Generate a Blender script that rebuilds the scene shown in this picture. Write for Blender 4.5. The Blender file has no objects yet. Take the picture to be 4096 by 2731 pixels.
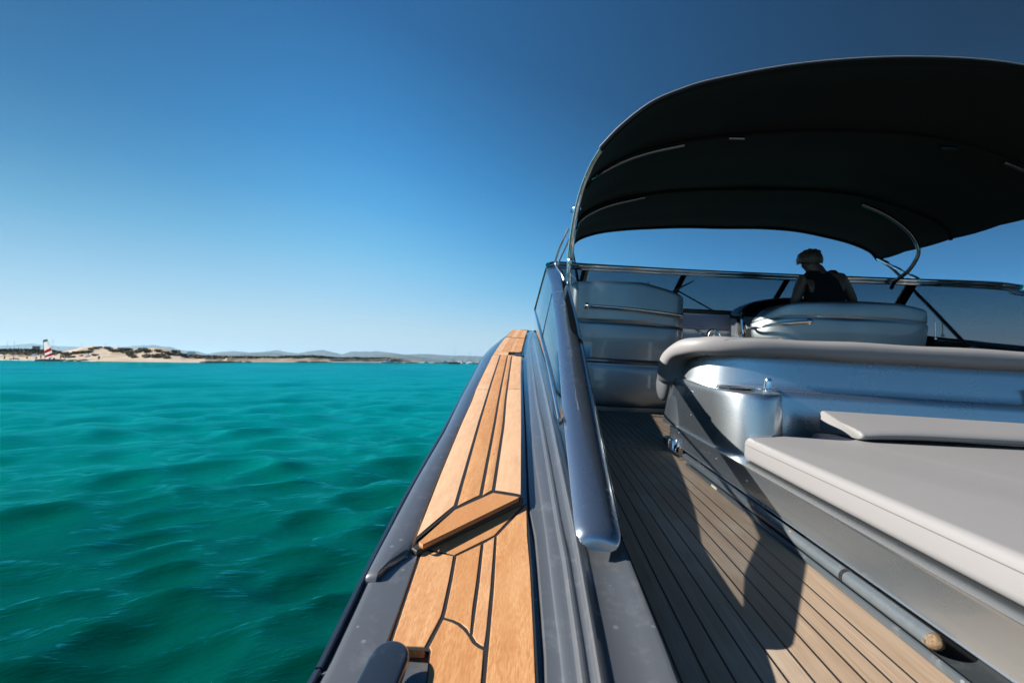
import bpy, bmesh, math, random
import numpy as np
from mathutils import Vector, Matrix, noise

random.seed(7)
R = math.radians
sc = bpy.context.scene
COL = sc.collection

# ------------------------------------------------------------------ frames
# Boat frame: x to starboard, y forward, z up, in metres, origin at the photographer's eye.
EYE = 1.45                                   # eye height above the sea
MB_ = Matrix(((0.996898, 0.064213, 0.045514, 0.0),
              (-0.062994, 0.997629, -0.027728, 0.0),
              (-0.047187, 0.024775, 0.998579, EYE),
              (0, 0, 0, 1)))                 # slight heel to starboard, bow a little up
BASE = Vector((2.1, 3.5, -1.45))             # yacht origin: amidships on the waterline
XC = 2.1                                     # the yacht's centreline


# ------------------------------------------------------------------ helpers
def lin(tbl, d):
    if d <= tbl[0][0]:
        return tbl[0][1]
    for (a, va), (b, vb) in zip(tbl, tbl[1:]):
        if d <= b:
            return va + (vb - va) * (d - a) / (b - a)
    return tbl[-1][1]


def mir(p):
    return (2 * XC - p[0], p[1], p[2])


class MB:
    def __init__(self):
        self.v, self.f, self.m = [], [], []

    def add(self, verts, faces, m=0):
        o = len(self.v)
        self.v += [tuple(p) for p in verts]
        self.f += [tuple(i + o for i in f) for f in faces]
        self.m += [m] * len(faces)
        return self

    def loft(self, rows, m=0, closed=False, caps=False, flip=False):
        n = len(rows[0])
        vs = [p for r in rows for p in r]
        fs = []
        for i in range(len(rows) - 1):
            for j in range(n if closed else n - 1):
                k = (j + 1) % n
                a, b, c, d = i * n + j, i * n + k, (i + 1) * n + k, (i + 1) * n + j
                fs.append((d, c, b, a) if flip else (a, b, c, d))
        if caps:
            c0 = tuple(range(n))
            c1 = tuple(range((len(rows) - 1) * n, len(rows) * n))
            fs += [c0[::1] if flip else c0[::-1], c1[::-1] if flip else c1]
        return self.add(vs, fs, m)

    def tube(self, path, r, n=10, m=0, caps=True, sx=1.0):
        P = [Vector(p) for p in path]
        rr = r if isinstance(r, (list, tuple)) else [r] * len(P)
        rows = []
        up = None
        for i, p in enumerate(P):
            t = (P[min(i + 1, len(P) - 1)] - P[max(i - 1, 0)]).normalized()
            if up is None:
                up = Vector((0, 0, 1)) if abs(t.z) < .9 else Vector((0, 1, 0))
            a = t.cross(up).normalized()
            up = a.cross(t).normalized()
            rows.append([p + (a * math.cos(2 * math.pi * k / n) * sx + up * math.sin(2 * math.pi * k / n)) * rr[i]
                         for k in range(n)])
        return self.loft(rows, m, closed=True, caps=caps)

    def box(self, c, s, m=0, rot=None):
        hx, hy, hz = s[0] / 2, s[1] / 2, s[2] / 2
        vs = []
        for x in (-hx, hx):
            for y in (-hy, hy):
                for z in (-hz, hz):
                    q = Vector((x, y, z))
                    if rot is not None:
                        q = rot @ q
                    vs.append(q + Vector(c))
        return self.add(vs, [(0, 1, 3, 2), (4, 6, 7, 5), (0, 4, 5, 1), (2, 3, 7, 6), (0, 2, 6, 4), (1, 5, 7, 3)], m)

    def ball(self, c, r, nu=12, nv=8, m=0):
        rx, ry, rz = (r, r, r) if isinstance(r, (int, float)) else r
        rows = []
        for i in range(nv + 1):
            a = -math.pi / 2 + math.pi * i / nv
            ca = max(math.cos(a), .02)
            rows.append([(c[0] + rx * ca * math.cos(2 * math.pi * k / nu), c[1] + ry * ca * math.sin(2 * math.pi * k / nu),
                          c[2] + rz * math.sin(a)) for k in range(nu)])
        return self.loft(rows, m, closed=True, caps=True)

    def slab(self, outline, z0, z1, r=.01, n=4, m=0, zf=None, rb=None):
        """prism on a counter-clockwise plan outline with rounded rims; zf(x,y) tilts or warps it"""
        cx = sum(p[0] for p in outline) / len(outline)
        cy = sum(p[1] for p in outline) / len(outline)
        N = len(outline)

        def inset(e):
            out = []
            for i in range(N):
                p0, p, p1 = Vector(outline[i - 1][:2]), Vector(outline[i][:2]), Vector(outline[(i + 1) % N][:2])
                a, b = (p - p0).normalized(), (p1 - p).normalized()
                na, nb = Vector((-a.y, a.x)), Vector((-b.y, b.x))
                q = (na + nb)
                q = q / max(q.length_squared / 2, .35)
                out.append(p + q * e)
            return out
        lev = []
        for k in range(n + 1):
            a = math.pi / 2 * k / n
            q_ = r if rb is None else rb
            lev.append((q_ * (1 - math.sin(a)), z0 + q_ * (1 - math.cos(a))))
        for k in range(n + 1):
            a = math.pi / 2 * k / n
            lev.append((r * (1 - math.cos(a)), z1 - r * (1 - math.sin(a))))
        rows = []
        for e, z in lev:
            rows.append([(q.x, q.y, z if zf is None else zf(q.x, q.y, z)) for q in inset(e)])
        return self.loft(rows, m, closed=True, caps=True)

    def build(self, name, mats, parent=None, base=None, smooth=True, ang=38, cats=None):
        me = bpy.data.meshes.new(name)
        b = Vector(base) if base is not None else (BASE if parent is not None else Vector((0, 0, 0)))
        me.from_pydata([Vector(p) - b for p in self.v], [], self.f)
        for mt in (mats if isinstance(mats, (list, tuple)) else [mats]):
            me.materials.append(mt)
        me.polygons.foreach_set('material_index', self.m)
        bm = bmesh.new()
        bm.from_mesh(me)
        bmesh.ops.recalc_face_normals(bm, faces=bm.faces)
        bm.to_mesh(me)
        bm.free()
        if smooth:
            me.shade_smooth()
            me.set_sharp_from_angle(angle=R(ang))
        me.update()
        o = bpy.data.objects.new(name, me)
        COL.objects.link(o)
        if parent is not None:
            o.parent = parent
        return o


def tag(o, label=None, cat=None, group=None, kind=None):
    if label:
        o['label'] = label
    if cat:
        o['category'] = cat
    if group:
        o['group'] = group
    if kind:
        o['kind'] = kind
    return o


def empty(name, mat, label, cat, group=None):
    o = bpy.data.objects.new(name, None)
    o.empty_display_size = .2
    COL.objects.link(o)
    o.matrix_world = mat
    return tag(o, label, cat, group)


def spline(pts, n=8):
    """Catmull-Rom through points"""
    P = [Vector(p) for p in pts]
    P = [P[0] * 2 - P[1]] + P + [P[-1] * 2 - P[-2]]
    out = []
    for i in range(1, len(P) - 2):
        for k in range(n):
            t = k / n
            a, b, c, d = P[i - 1], P[i], P[i + 1], P[i + 2]
            out.append(.5 * ((2 * b) + (c - a) * t + (2 * a - 5 * b + 4 * c - d) * t * t + (3 * b - a - 3 * c + d) * t ** 3))
    out.append(P[-2])
    return out


# ------------------------------------------------------------------ materials
class NT:
    def __init__(self, name):
        self.mat = bpy.data.materials.new(name)
        self.mat.use_nodes = True
        self.t = self.mat.node_tree
        self.t.nodes.clear()
        self.out = self.n('ShaderNodeOutputMaterial')

    def n(self, typ, **kw):
        nd = self.t.nodes.new(typ)
        for k, v in kw.items():
            if k.startswith('i_'):
                key = k[2:].replace('_', ' ')
                nd.inputs[key].default_value = v
            else:
                setattr(nd, k, v)
        return nd

    def l(self, a, b):
        self.t.links.new(a, b)

    def coord(self, scale=(1, 1, 1), space='Object'):
        tc = self.n('ShaderNodeTexCoord')
        mp = self.n('ShaderNodeMapping')
        mp.inputs['Scale'].default_value = scale
        self.l(tc.outputs[space], mp.inputs['Vector'])
        return mp.outputs['Vector']

    def noise(self, vec, scale=1., detail=4., rough=.55):
        nd = self.n('ShaderNodeTexNoise')
        nd.inputs['Scale'].default_value = scale
        nd.inputs['Detail'].default_value = detail
        nd.inputs['Roughness'].default_value = rough
        self.l(vec, nd.inputs['Vector'])
        return nd.outputs['Fac']

    def ramp(self, fac, stops):
        nd = self.n('ShaderNodeValToRGB')
        el = nd.color_ramp.elements
        while len(el) > 2:
            el.remove(el[-1])
        for i, (p, c) in enumerate(stops):
            e = el[i] if i < 2 else el.new(p)
            e.position = p
            e.color = c if len(c) == 4 else (*c, 1)
        self.l(fac, nd.inputs['Fac'])
        return nd.outputs['Color']

    def mix(self, fac, a, b, mode='MIX'):
        nd = self.n('ShaderNodeMix', data_type='RGBA', blend_type=mode)
        for s, x in ((nd.inputs[0], fac), (nd.inputs[6], a), (nd.inputs[7], b)):
            if isinstance(x, (int, float)):
                s.default_value = x
            elif isinstance(x, (tuple, list)):
                s.default_value = x if len(x) == 4 else (*x, 1)
            else:
                self.l(x, s)
        return nd.outputs[2]

    def math(self, op, a, b=None, c=None):
        nd = self.n('ShaderNodeMath', operation=op)
        for i, x in enumerate((a, b, c)):
            if x is None:
                continue
            if isinstance(x, (int, float)):
                nd.inputs[i].default_value = x
            else:
                self.l(x, nd.inputs[i])
        return nd.outputs[0]

    def bump(self, h, strength=.2, dist=.01):
        nd = self.n('ShaderNodeBump')
        nd.inputs['Strength'].default_value = strength
        nd.inputs['Distance'].default_value = dist
        self.l(h, nd.inputs['Height'])
        return nd.outputs['Normal']

    def pbr(self, col, rough=.5, metal=0., coat=0., coatr=.03, normal=None, spec=.5, ior=None, coatn=None):
        b = self.n('ShaderNodeBsdfPrincipled')
        for s, x in ((b.inputs['Base Color'], col), (b.inputs['Roughness'], rough), (b.inputs['Metallic'], metal)):
            if isinstance(x, (int, float)):
                s.default_value = x
            elif isinstance(x, (tuple, list)):
                s.default_value = (*x[:3], 1)
            else:
                self.l(x, s)
        b.inputs['Coat Weight'].default_value = coat
        b.inputs['Coat Roughness'].default_value = coatr
        b.inputs['Specular IOR Level'].default_value = spec
        if ior:
            b.inputs['IOR'].default_value = ior
        if normal is not None:
            self.l(normal, b.inputs['Normal'])
        if coatn is not None:
            self.l(coatn, b.inputs['Coat Normal'])
        self.l(b.outputs[0], self.out.inputs['Surface'])
        return b


def simple(name, col, rough=.5, metal=0., coat=0., spec=.5):
    t = NT(name)
    t.pbr(col, rough, metal, coat, spec=spec)
    return t.mat


def metallic_paint(name, col, rough=.36, flake=.25, dirt=0., metal=.85, flop=0.):
    t = NT(name)
    v = t.coord((1, 1, 1))
    fl = t.n('ShaderNodeTexVoronoi', feature='F1')
    fl.inputs['Scale'].default_value = 900
    t.l(v, fl.inputs['Vector'])
    sp = t.n('ShaderNodeSeparateColor')
    t.l(fl.outputs['Color'], sp.inputs[0])
    nb = t.bump(sp.outputs[0], flake, .0006)
    sm = t.noise(v, 3.2, 6, .62)
    c = t.mix(t.math('MULTIPLY', sm, .35), col, tuple(x * .72 for x in col))
    rg = t.math('ADD', t.math('MULTIPLY', sm, .16), rough - .08)
    if dirt:
        d = t.noise(v, 22, 5, .7)
        dm = t.ramp(d, [(.55, (0, 0, 0)), (.74, (1, 1, 1))])
        c = t.mix(t.math('MULTIPLY', dm, dirt), c, (.30, .31, .32))
        # dried salt spots
        vo = t.n('ShaderNodeTexVoronoi', feature='F1')
        vo.inputs['Scale'].default_value = 42
        t.l(v, vo.inputs['Vector'])
        s2 = t.n('ShaderNodeSeparateColor')
        t.l(vo.outputs['Color'], s2.inputs[0])
        spot = t.math('MULTIPLY', t.math('LESS_THAN', vo.outputs['Distance'], .16), t.math('GREATER_THAN', s2.outputs[1], .88))
        c = t.mix(t.math('MULTIPLY', spot, min(1., dirt * .9)), c, (.5, .51, .52))
    b1 = t.pbr(c, rg, metal, .8, .035, normal=nb)
    if flop:
        # wide second lobe of the metal flakes
        b2 = t.pbr(c, .56, metal, 0, .035, normal=nb)
        mx = t.n('ShaderNodeMixShader')
        mx.inputs[0].default_value = flop
        t.l(b1.outputs[0], mx.inputs[1])
        t.l(b2.outputs[0], mx.inputs[2])
        t.l(mx.outputs[0], t.out.inputs['Surface'])
    return t.mat


def teak_side(name):
    t = NT(name)
    at = t.n('ShaderNodeAttribute', attribute_name='tone')
    g1 = t.noise(t.coord((80, .55, 80)), 1.0, 6, .6)
    g2 = t.noise(t.coord((420, 1.5, 420)), 1.0, 3, .6)
    g3 = t.noise(t.coord((7, 3.0, 7)), 1.0, 3, .6)
    c = t.ramp(g1, [(.30, (.54, .26, .105)), (.70, (.80, .485, .25))])
    c = t.mix(t.ramp(g2, [(.40, (0, 0, 0)), (.64, (.8, .8, .8))]), c, (.47, .215, .085))
    c = t.mix(t.ramp(g3, [(.45, (0, 0, 0)), (.75, (.5, .5, .5))]), c, (.80, .52, .30))
    c = t.mix(t.math('MULTIPLY', at.outputs['Fac'], .75), c, (.52, .245, .098))
    # small dark stains
    vo = t.n('ShaderNodeTexVoronoi', feature='F1')
    vo.inputs['Scale'].default_value = 19
    t.l(t.coord((1, .6, 1)), vo.inputs['Vector'])
    c = t.mix(t.math('MULTIPLY', t.math('LESS_THAN', vo.outputs['Distance'], .055), .55), c, (.14, .06, .03))
    bl = t.math('MULTIPLY', t.math('MAXIMUM', t.math('SUBTRACT', 1.0, t.math('MULTIPLY', at.outputs['Fac'], 3.6)), 0.0), t.math('ADD', .35, t.math('MULTIPLY', g1, .5)))
    c = t.mix(bl, c, (.84, .62, .46))
    c = t.mix(1.0, c, (.86, .81, .74), 'MULTIPLY')
    t.pbr(c, .58, normal=t.bump(g2, .22, .0012), spec=.3)
    return t.mat


def teak_floor(name, pitch=.0433, x0=.2004):
    t = NT(name)
    tc = t.n('ShaderNodeTexCoord')
    sx = t.n('ShaderNodeSeparateXYZ')
    t.l(tc.outputs['Object'], sx.inputs[0])
    X = t.math('ADD', sx.outputs[0], BASE.x)
    Y = t.math('ADD', sx.outputs[1], BASE.y)
    # cross planks: y in 2.69..2.80 (two boards), 3.86..3.94 (one board, starboard of x=.74)
    in1 = t.math('MULTIPLY', t.math('GREATER_THAN', Y, 2.69), t.math('LESS_THAN', Y, 2.80))
    in2 = t.math('MULTIPLY', t.math('MULTIPLY', t.math('GREATER_THAN', Y, 3.86), t.math('LESS_THAN', Y, 3.93)),
                 t.math('GREATER_THAN', X, .72))
    cross = t.math('MAXIMUM', in1, in2)
    # boards beyond the cross planks are shifted half a board
    sh = t.math('MULTIPLY', t.math('GREATER_THAN', Y, 2.75), pitch * .45)
    # the margin board next to the moulding is wider
    mg = t.math('GREATER_THAN', X, .632)
    u = t.math('DIVIDE', t.math('SUBTRACT', t.math('ADD', X, sh), x0), pitch)
    idx = t.math('FLOOR', u)
    fr = t.math('SUBTRACT', u, idx)
    lnA = t.math('GREATER_THAN', t.math('ABSOLUTE', t.math('SUBTRACT', fr, .5)), .5 - .052)
    keep = t.math('MAXIMUM', t.math('LESS_THAN', X, .640), t.math('GREATER_THAN', Y, 2.75))
    keep = t.math('MAXIMUM', keep, t.math('GREATER_THAN', X, 1.4))
    lnA = t.math('MULTIPLY', lnA, keep)
    lnA = t.math('MULTIPLY', lnA, t.math('SUBTRACT', 1.0, cross))
    w = t.math('DIVIDE', t.math('SUBTRACT', Y, 2.69), .055)
    wf = t.math('ABSOLUTE', t.math('SUBTRACT', t.math('SUBTRACT', w, t.math('FLOOR', w)), .5))
    lnB = t.math('MULTIPLY', in1, t.math('GREATER_THAN', wf, .46))
    e = lambda y0: t.math('LESS_THAN', t.math('ABSOLUTE', t.math('SUBTRACT', Y, y0)), .0035)
    lnC = t.math('MULTIPLY', t.math('MAXIMUM', e(3.86), e(3.93)), t.math('GREATER_THAN', X, .72))
    lnD = t.math('MAXIMUM', e(2.69), e(2.80))
    line = t.math('MAXIMUM', t.math('MAXIMUM', lnA, lnB), t.math('MAXIMUM', lnC, lnD))
    # butt joints: each board has its own
    wn = t.n('ShaderNodeTexWhiteNoise', noise_dimensions='1D')
    t.l(t.math('ADD', idx, t.math('MULTIPLY', t.math('FLOOR', t.math('DIVIDE', Y, 3.1)), 17.3)), wn.inputs['W'])
    tone = wn.outputs['Value']
    g1 = t.noise(t.coord((55, 2.0, 55)), 1.0, 6, .62)
    g2 = t.noise(t.coord((420, 7, 420)), 1.0, 3, .6)
    g3 = t.noise(t.coord((5, 2.2, 5)), 1.0, 4, .6)
    c = t.ramp(g1, [(.28, (.38, .26, .165)), (.74, (.60, .455, .33))])
    c = t.mix(t.ramp(g2, [(.36, (0, 0, 0)), (.68, (.75, .75, .75))]), c, (.25, .165, .105))
    c = t.mix(t.math('MULTIPLY', tone, .55), c, (.36, .235, .145))
    c = t.mix(t.ramp(g3, [(.52, (0, 0, 0)), (.8, (.55, .55, .55))]), c, (.66, .55, .44))
    c = t.mix(line, c, (.012, .012, .013))
    c = t.mix(1.0, c, (.82, .86, .89), 'MULTIPLY')
    hb = t.math('SUBTRACT', t.math('MULTIPLY', g2, .5), t.math('MULTIPLY', line, 1.0))
    t.pbr(c, .72, normal=t.bump(hb, .35, .0015), spec=.25)
    return t.mat


def vinyl(name, col):
    t = NT(name)
    v = t.coord()
    a = t.noise(v, 420, 2, .5)
    b = t.noise(v, 5, 4, .55)
    c = t.mix(t.math('MULTIPLY', b, .35), col, tuple(x * .84 for x in col))
    h = t.math('ADD', t.math('MULTIPLY', a, .35), t.math('MULTIPLY', b, 2.2))
    t.pbr(c, .5, normal=t.bump(h, .28, .003), spec=.35)
    return t.mat


def tinted_glass(name, tint, gloss=1.0):
    t = NT(name)
    tr = t.n('ShaderNodeBsdfTransparent')
    tr.inputs[0].default_value = (*tint, 1)
    gl = t.n('ShaderNodeBsdfGlossy')
    gl.inputs['Roughness'].default_value = .015
    gl.inputs['Color'].default_value = (gloss, gloss, gloss, 1)
    fr = t.n('ShaderNodeFresnel')
    ge = t.n('ShaderNodeNewGeometry')
    # a thin pane does not bend the ray: use the same reflectance from both sides
    t.l(t.math('ADD', 1.5, t.math('MULTIPLY', ge.outputs['Backfacing'], 1 / 1.5 - 1.5)), fr.inputs['IOR'])
    mx = t.n('ShaderNodeMixShader')
    t.l(fr.outputs[0], mx.inputs[0])
    t.l(tr.outputs[0], mx.inputs[1])
    t.l(gl.outputs[0], mx.inputs[2])
    t.l(mx.outputs[0], t.out.inputs['Surface'])
    return t.mat


def canvas(name):
    t = NT(name)
    v = t.coord()
    a = t.noise(v, 260, 2, .5)
    b = t.noise(v, 1.2, 4, .55)
    c = t.mix(b, (.0032, .0032, .0034), (.0065, .0065, .0068))
    t.pbr(c, .85, normal=t.bump(t.math('ADD', a, t.math('MULTIPLY', b, 6)), .3, .004), spec=.2)
    return t.mat


M = dict(
    paint=metallic_paint('silver_blue_paint', (.20, .22, .25), .33, .12, .10),
    deckpaint=metallic_paint('deck_paint', (.125, .135, .148), .33, .08, .30, .35),
    module=metallic_paint('bright_silver_paint', (.53, .58, .615), .27, .05, .05, .98, .20),
    seatpaint=metallic_paint('seat_paint', (.27, .305, .325), .40, .0, .0, .9),
    rail=metallic_paint('rail_paint', (.30, .37, .46), .26, .04, .4, .9),
    tubepaint=metallic_paint('worn_pole_paint', (.075, .09, .10), .4, .1, .3, .3),
    teak=teak_side('oiled_teak'),
    floor=teak_floor('weathered_teak'),
    caulk=simple('black_caulk', (.014, .014, .015), .6),
    rubber=simple('black_rubber', (.012, .012, .013), .45),
    blacktrim=simple('black_gloss_trim', (.010, .011, .012), .16, 0, .6),
    chrome=simple('polished_steel', (.72, .73, .74), .10, 1.0),
    tubesteel=simple('shaded_steel', (.17, .175, .18), .14, 1.0),  # polished steel darkened: the canopy's dark reflections are put into its colour
    bluesteel=simple('dark_rub_strake', (.06, .085, .12), .25, .8, .3),
    vinyl=vinyl('grey_vinyl', (.24, .235, .235)),
    stitch=simple('grey_stitching', (.12, .115, .11), .8),
    glass=tinted_glass('smoked_glass', (.50, .51, .53)),
    sideglass=tinted_glass('dark_side_glass', (.66, .68, .70)),
    canvas=canvas('black_canvas'),
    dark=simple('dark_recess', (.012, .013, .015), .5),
    dash=simple('dash_lavender', (.30, .32, .42), .5),
    cleat=metallic_paint('cleat_paint', (.045, .058, .078), .3, .05, .25, .6),
    white=simple('white_gelcoat', (.6, .61, .62), .25, 0, .4),
    woodend=None,
)
# ------------------------------------------------------------------ the yacht
yacht = empty('motor_yacht', MB_ @ Matrix.Translation(BASE),
              'silver blue motor yacht with teak side deck and black canopy, filling the foreground', 'motor yacht')

ZD = [(-3, -.47), (.3, -.468), (.673, -.416), (1.13, -.337), (1.62, -.255), (2.27, -.170), (3.48, -.034), (4.3, .05), (5.24, .145),
      (6.2, .255), (7.2, .31), (8.5, .34), (11.5, .36)]
RO = [(.611, -.280), (.994, -.306), (1.3, -.314), (1.577, -.32), (2.027, -.345), (2.4, -.366), (3.2, -.415), (3.95, -.438),
      (4.9, -.436), (5.6, -.422), (6.6, -.38), (8, -.20), (9.3, .3), (10.3, 1.1), (11.0, 2.1)]
CO = [(.613, -.267), (.844, -.283), (1.19, -.296), (1.58, -.303), (2.0, -.331), (2.44, -.355), (3.2, -.405), (3.95, -.428),
      (4.9, -.426), (5.6, -.412), (6.6, -.37), (8, -.19), (9.3, .31), (10.3, 1.11), (11.0, 2.1)]
TLN = [(.679, -.193), (.916, -.208)]
TLF = [(.907, -.222), (1.217, -.239), (1.589, -.256), (1.936, -.272), (2.14, -.287), (3.309, -.345), (4.1, -.372), (4.852, -.391),
       (5.953, -.40), (7, -.36), (8, -.1), (9.3, .4), (10.3, 1.2), (11, 2.1)]
TRN = [(.648, .018), (.732, .013), (.891, .002), (1.129, -.016)]
TRF = [(1.131, -.033), (1.6, -.058), (1.99, -.079), (2.582, -.112), (3.404, -.151), (3.831, -.169), (5.441, -.207), (6.142, -.217),
       (7, -.2), (8, 0), (9.3, .5), (10.3, 1.3), (11, 2.1)]
A_ = [(.631, .054), (.908, .034), (1.01, .027), (1.578, -.022), (2.6, -.068), (3.5, -.112), (4.5, -.15), (5.5, -.175), (6.5, -.18),
      (8, .1), (11, 2.1)]
B_ = [(.633, .072), (.905, .058), (1.033, .047), (1.407, .022), (2.0, -.018), (3.09, -.072), (4, -.112), (5, -.143), (6.5, -.15),
      (8, .12), (11, 2.1)]
C_ = [(.635, .093), (.919, .082), (1.059, .074), (1.413, .053), (2.02, .022), (2.8, -.016), (4, -.068), (5, -.110), (6.5, -.12),
      (8, .14), (11, 2.1)]
E_ = [(.649, .201), (.847, .186), (1.008, .176), (1.5, .168), (6.5, .168)]
GUT = [(.6, .010), (1.1, .010), (1.13, .018), (2.0, .014), (3.4, .012), (6, .012)]
RL = [(.85, .080), (1.51, .067), (2.28, .06), (3.59, .033), (4.7, -.03), (5.2, -.06)]
RR = [(.85, .165), (1.51, .168), (2.1, .172), (2.9, .172), (4.03, .153), (4.7, .13), (5.2, .12)]
zd = lambda d: lin(ZD, d)
zE = lambda d: min(zd(d) + .008, lin([(.9, -.36), (1.15, -.352), (1.75, -.32), (2.73, -.257), (3.73, -.195), (6.6, -.05)], d)) if d > .95 else zd(d) + .008
zr = lambda d: -.355 + .308 * (d - .85)
DS = [-3, -1.5, -.5, 0, .3, .45, .6, .7, .8, .9, 1.0, 1.1, 1.2, 1.35, 1.5, 1.7, 1.9, 2.1, 2.3, 2.6, 2.9, 3.2, 3.5, 3.8, 4.1, 4.4, 4.7, 5.0,
      5.3, 5.6, 6.0, 6.4, 6.8, 7.2, 7.8, 8.5, 9.3, 10, 10.5, 11.0]


def both(mb_fn, name, mats, **kw):
    """build a part and its mirror image on the starboard side"""
    a = mb_fn()
    o = a.build(name, mats, yacht, **kw)
    b = MB()
    b.v = [mir(p) for p in a.v]
    b.f = [f[::-1] for f in a.f]
    b.m = a.m
    p = b.build(name, mats, yacht, **kw)
    return o, p


# hull topsides
def hull_half():
    m = MB()
    rows = []
    for d in DS:
        x, z = lin(RO, d) + .022, zd(d)
        k = max(0., (d - 5) / 6)
        rows.append([(x, d, z - .05), (x - .004, d, z - .09), (x + .03 + .1 * k, d - .1 * k, z - .35), (x + .12 + .25 * k, d - .4 * k, z - .75),
                     (x + .34 + .3 * k, d - .9 * k, -1.62), (XC, d - .9 * k, -1.95)])
    m.loft(rows)
    r0 = rows[0]
    m.add(r0 + [(XC, r0[0][1], r0[0][2])], [(0, 1, 2, 3, 4, 5, 6)])
    return m


both(hull_half, 'hull', M['paint'])


# rub strake
def strake():
    m = MB()
    prof = [(0, -.004), (.003, .004), (.010, .006), (.014, 0), (.014, -.022), (.0, -.024)]

    def seg(d0, d1):
        rows = []
        for i in range(40):
            d = d0 + (d1 - d0) * i / 39
            x, z = lin(RO, d), zd(d) - .022
            rows.append([(x + a, d, z + b) for a, b in prof])
        m.loft(rows, closed=True, caps=True)
    seg(*STR)
    return m


for STR in ((-3, .633), (.6365, 9.8)):
    both(strake, 'rub_strake', M['bluesteel'])


# covering boards (gunwale): the after one lies 18 mm lower, the joint runs diagonally
def gunwale_aft():
    m = MB()
    rows = []
    for d in [-3, -1, 0, .4, .55, .65, .75, .85, .92, 1.02]:
        g, c, t, z = lin(RO, d) + .022, lin(CO, d), lin(TLN, d), zd(d) - .018
        rows.append([(g, d, z - .07), (g, d, z - .028), (g + .003, d, z - .015), (c + .001, d, z - .006), (c + .008, d, z - .0015), (c + .018, d, z),
                     (t - .02, d, z), (t - .006, d, z), (t - .0035, d, z - .003), (t - .003, d, z - .03)])
    return m.loft(rows)


def gunwale_fwd():
    m = MB()
    D0 = {'g': .822, 'c': .828, 't': .900}

    def row(s, dz, back):
        o = []
        for key, dx, zz in (('g', 0, -.07), ('g', 0, -.026), ('g', .003, -.013), ('c', .001, -.005), ('c', .008, -.0015), ('c', .02, 0),
                            ('m', 0, .0), ('t', -.012, 0), ('t', -.006, -.003), ('t', -.004, -.03)):
            if key == 'm':
                d = s if s > 2 else (.862 + s * (2 - .862) / 2)
                x = .5 * (lin(CO, d) + lin(TLF, d))
            else:
                d0 = D0[key]
                d = s if s > 2 else d0 + s * (2 - d0) / 2
                x = {'g': lin(RO, d) + .0235, 'c': lin(CO, d), 't': lin(TLF, d)}[key] + dx
            o.append((x, d - back, zd(d) - .007 + zz + dz))
        return o
    rows = [row(0, -.0125, .012), row(0, -.008, .0105), row(0, -.0025, .006), row(0, 0, 0)]
    s = .05
    while s < 2:
        rows.append(row(s, 0, 0))
        s += .12
    for d in [x for x in DS if x > 2]:
        rows.append(row(d, 0, 0))
    return m.loft(rows)


both(gunwale_aft, 'covering_board', M['deckpaint'])
both(gunwale_fwd, 'covering_board', M['deckpaint'])


# side deck: gutter, three stepped mouldings, flat ledge, inner wall of the cockpit
def side_deck():
    m = MB()
    rows = []
    for d in [x for x in DS if x < 6.7]:
        z = zd(d)
        f = min(1, max(0, (d - 1.08) / .05))
        tl = lin(TLN, d) * (1 - f) + lin(TLF, d) * f
        tr = (lin(TRN, d) * (1 - f) + lin(TRF, d) * f) + lin(GUT, d)
        a, b, c, e = lin(A_, d), lin(B_, d), lin(C_, d), lin(E_, d)
        if d > 5.5:
            e = max(c + .03, e)
        rows.append([(tl - .008, d, z - .035), (tr - .001, d, z - .035), (tr, d, z - .026), (tr + .004, d, z - .020), (a - .006, d, z - .020),
                     (a - .001, d, z - .019), (a + .001, d, z - .014), (a + .005, d, z - .012), (b - .007, d, z - .012), (b - .001, d, z - .011),
                     (b + .001, d, z - .003), (b + .004, d, z), (b + .008, d, z), (b + .011, d, z - .003), (c - .005, d, z - .004),
                     (c - .001, d, z - .002), (c + .001, d, z + .007), (c + .004, d, z + .0105), (c + .009, d, z + .010), (c + .016, d, z + .005),
                     (c + .024, d, .5 * (z + .002) + .5 * min(z + .002, zE(d))), (e - .03, d, zE(d) - .006), (e - .012, d, zE(d)), (e - .004, d, zE(d) - .001), (e, d, zE(d) - .010),
                     (e + .001, d, zE(d) - .03), (e + .002, d, min(zE(d) - .05, -.49)), (e + .002, d, -.53)])
    return m.loft(rows)


both(side_deck, 'side_deck', M['deckpaint'])


# foredeck with a low crown
def foredeck():
    m = MB()
    rows = []
    for d in [5.9, 6.2, 6.6, 7.2, 8, 8.8, 9.6, 10.3, 11.0]:
        x0 = lin(A_, d) if d < 6.5 else lin(TRF, d)
        row = []
        for k in range(13):
            t = k / 12
            x = x0 + (2 * XC - 2 * x0) * t
            row.append((x, d, zd(d) + .10 * math.sin(math.pi * t) - .02))
        rows.append(row)
    return m.loft(rows)


foredeck().build('foredeck', M['paint'], yacht)


# -------- teak panels
def set_tone(o, planks):
    """one tone value per plank, stored per face"""
    at = o.data.attributes.new('tone', 'FLOAT', 'FACE')
    at.data.foreach_set('value', planks)


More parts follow.
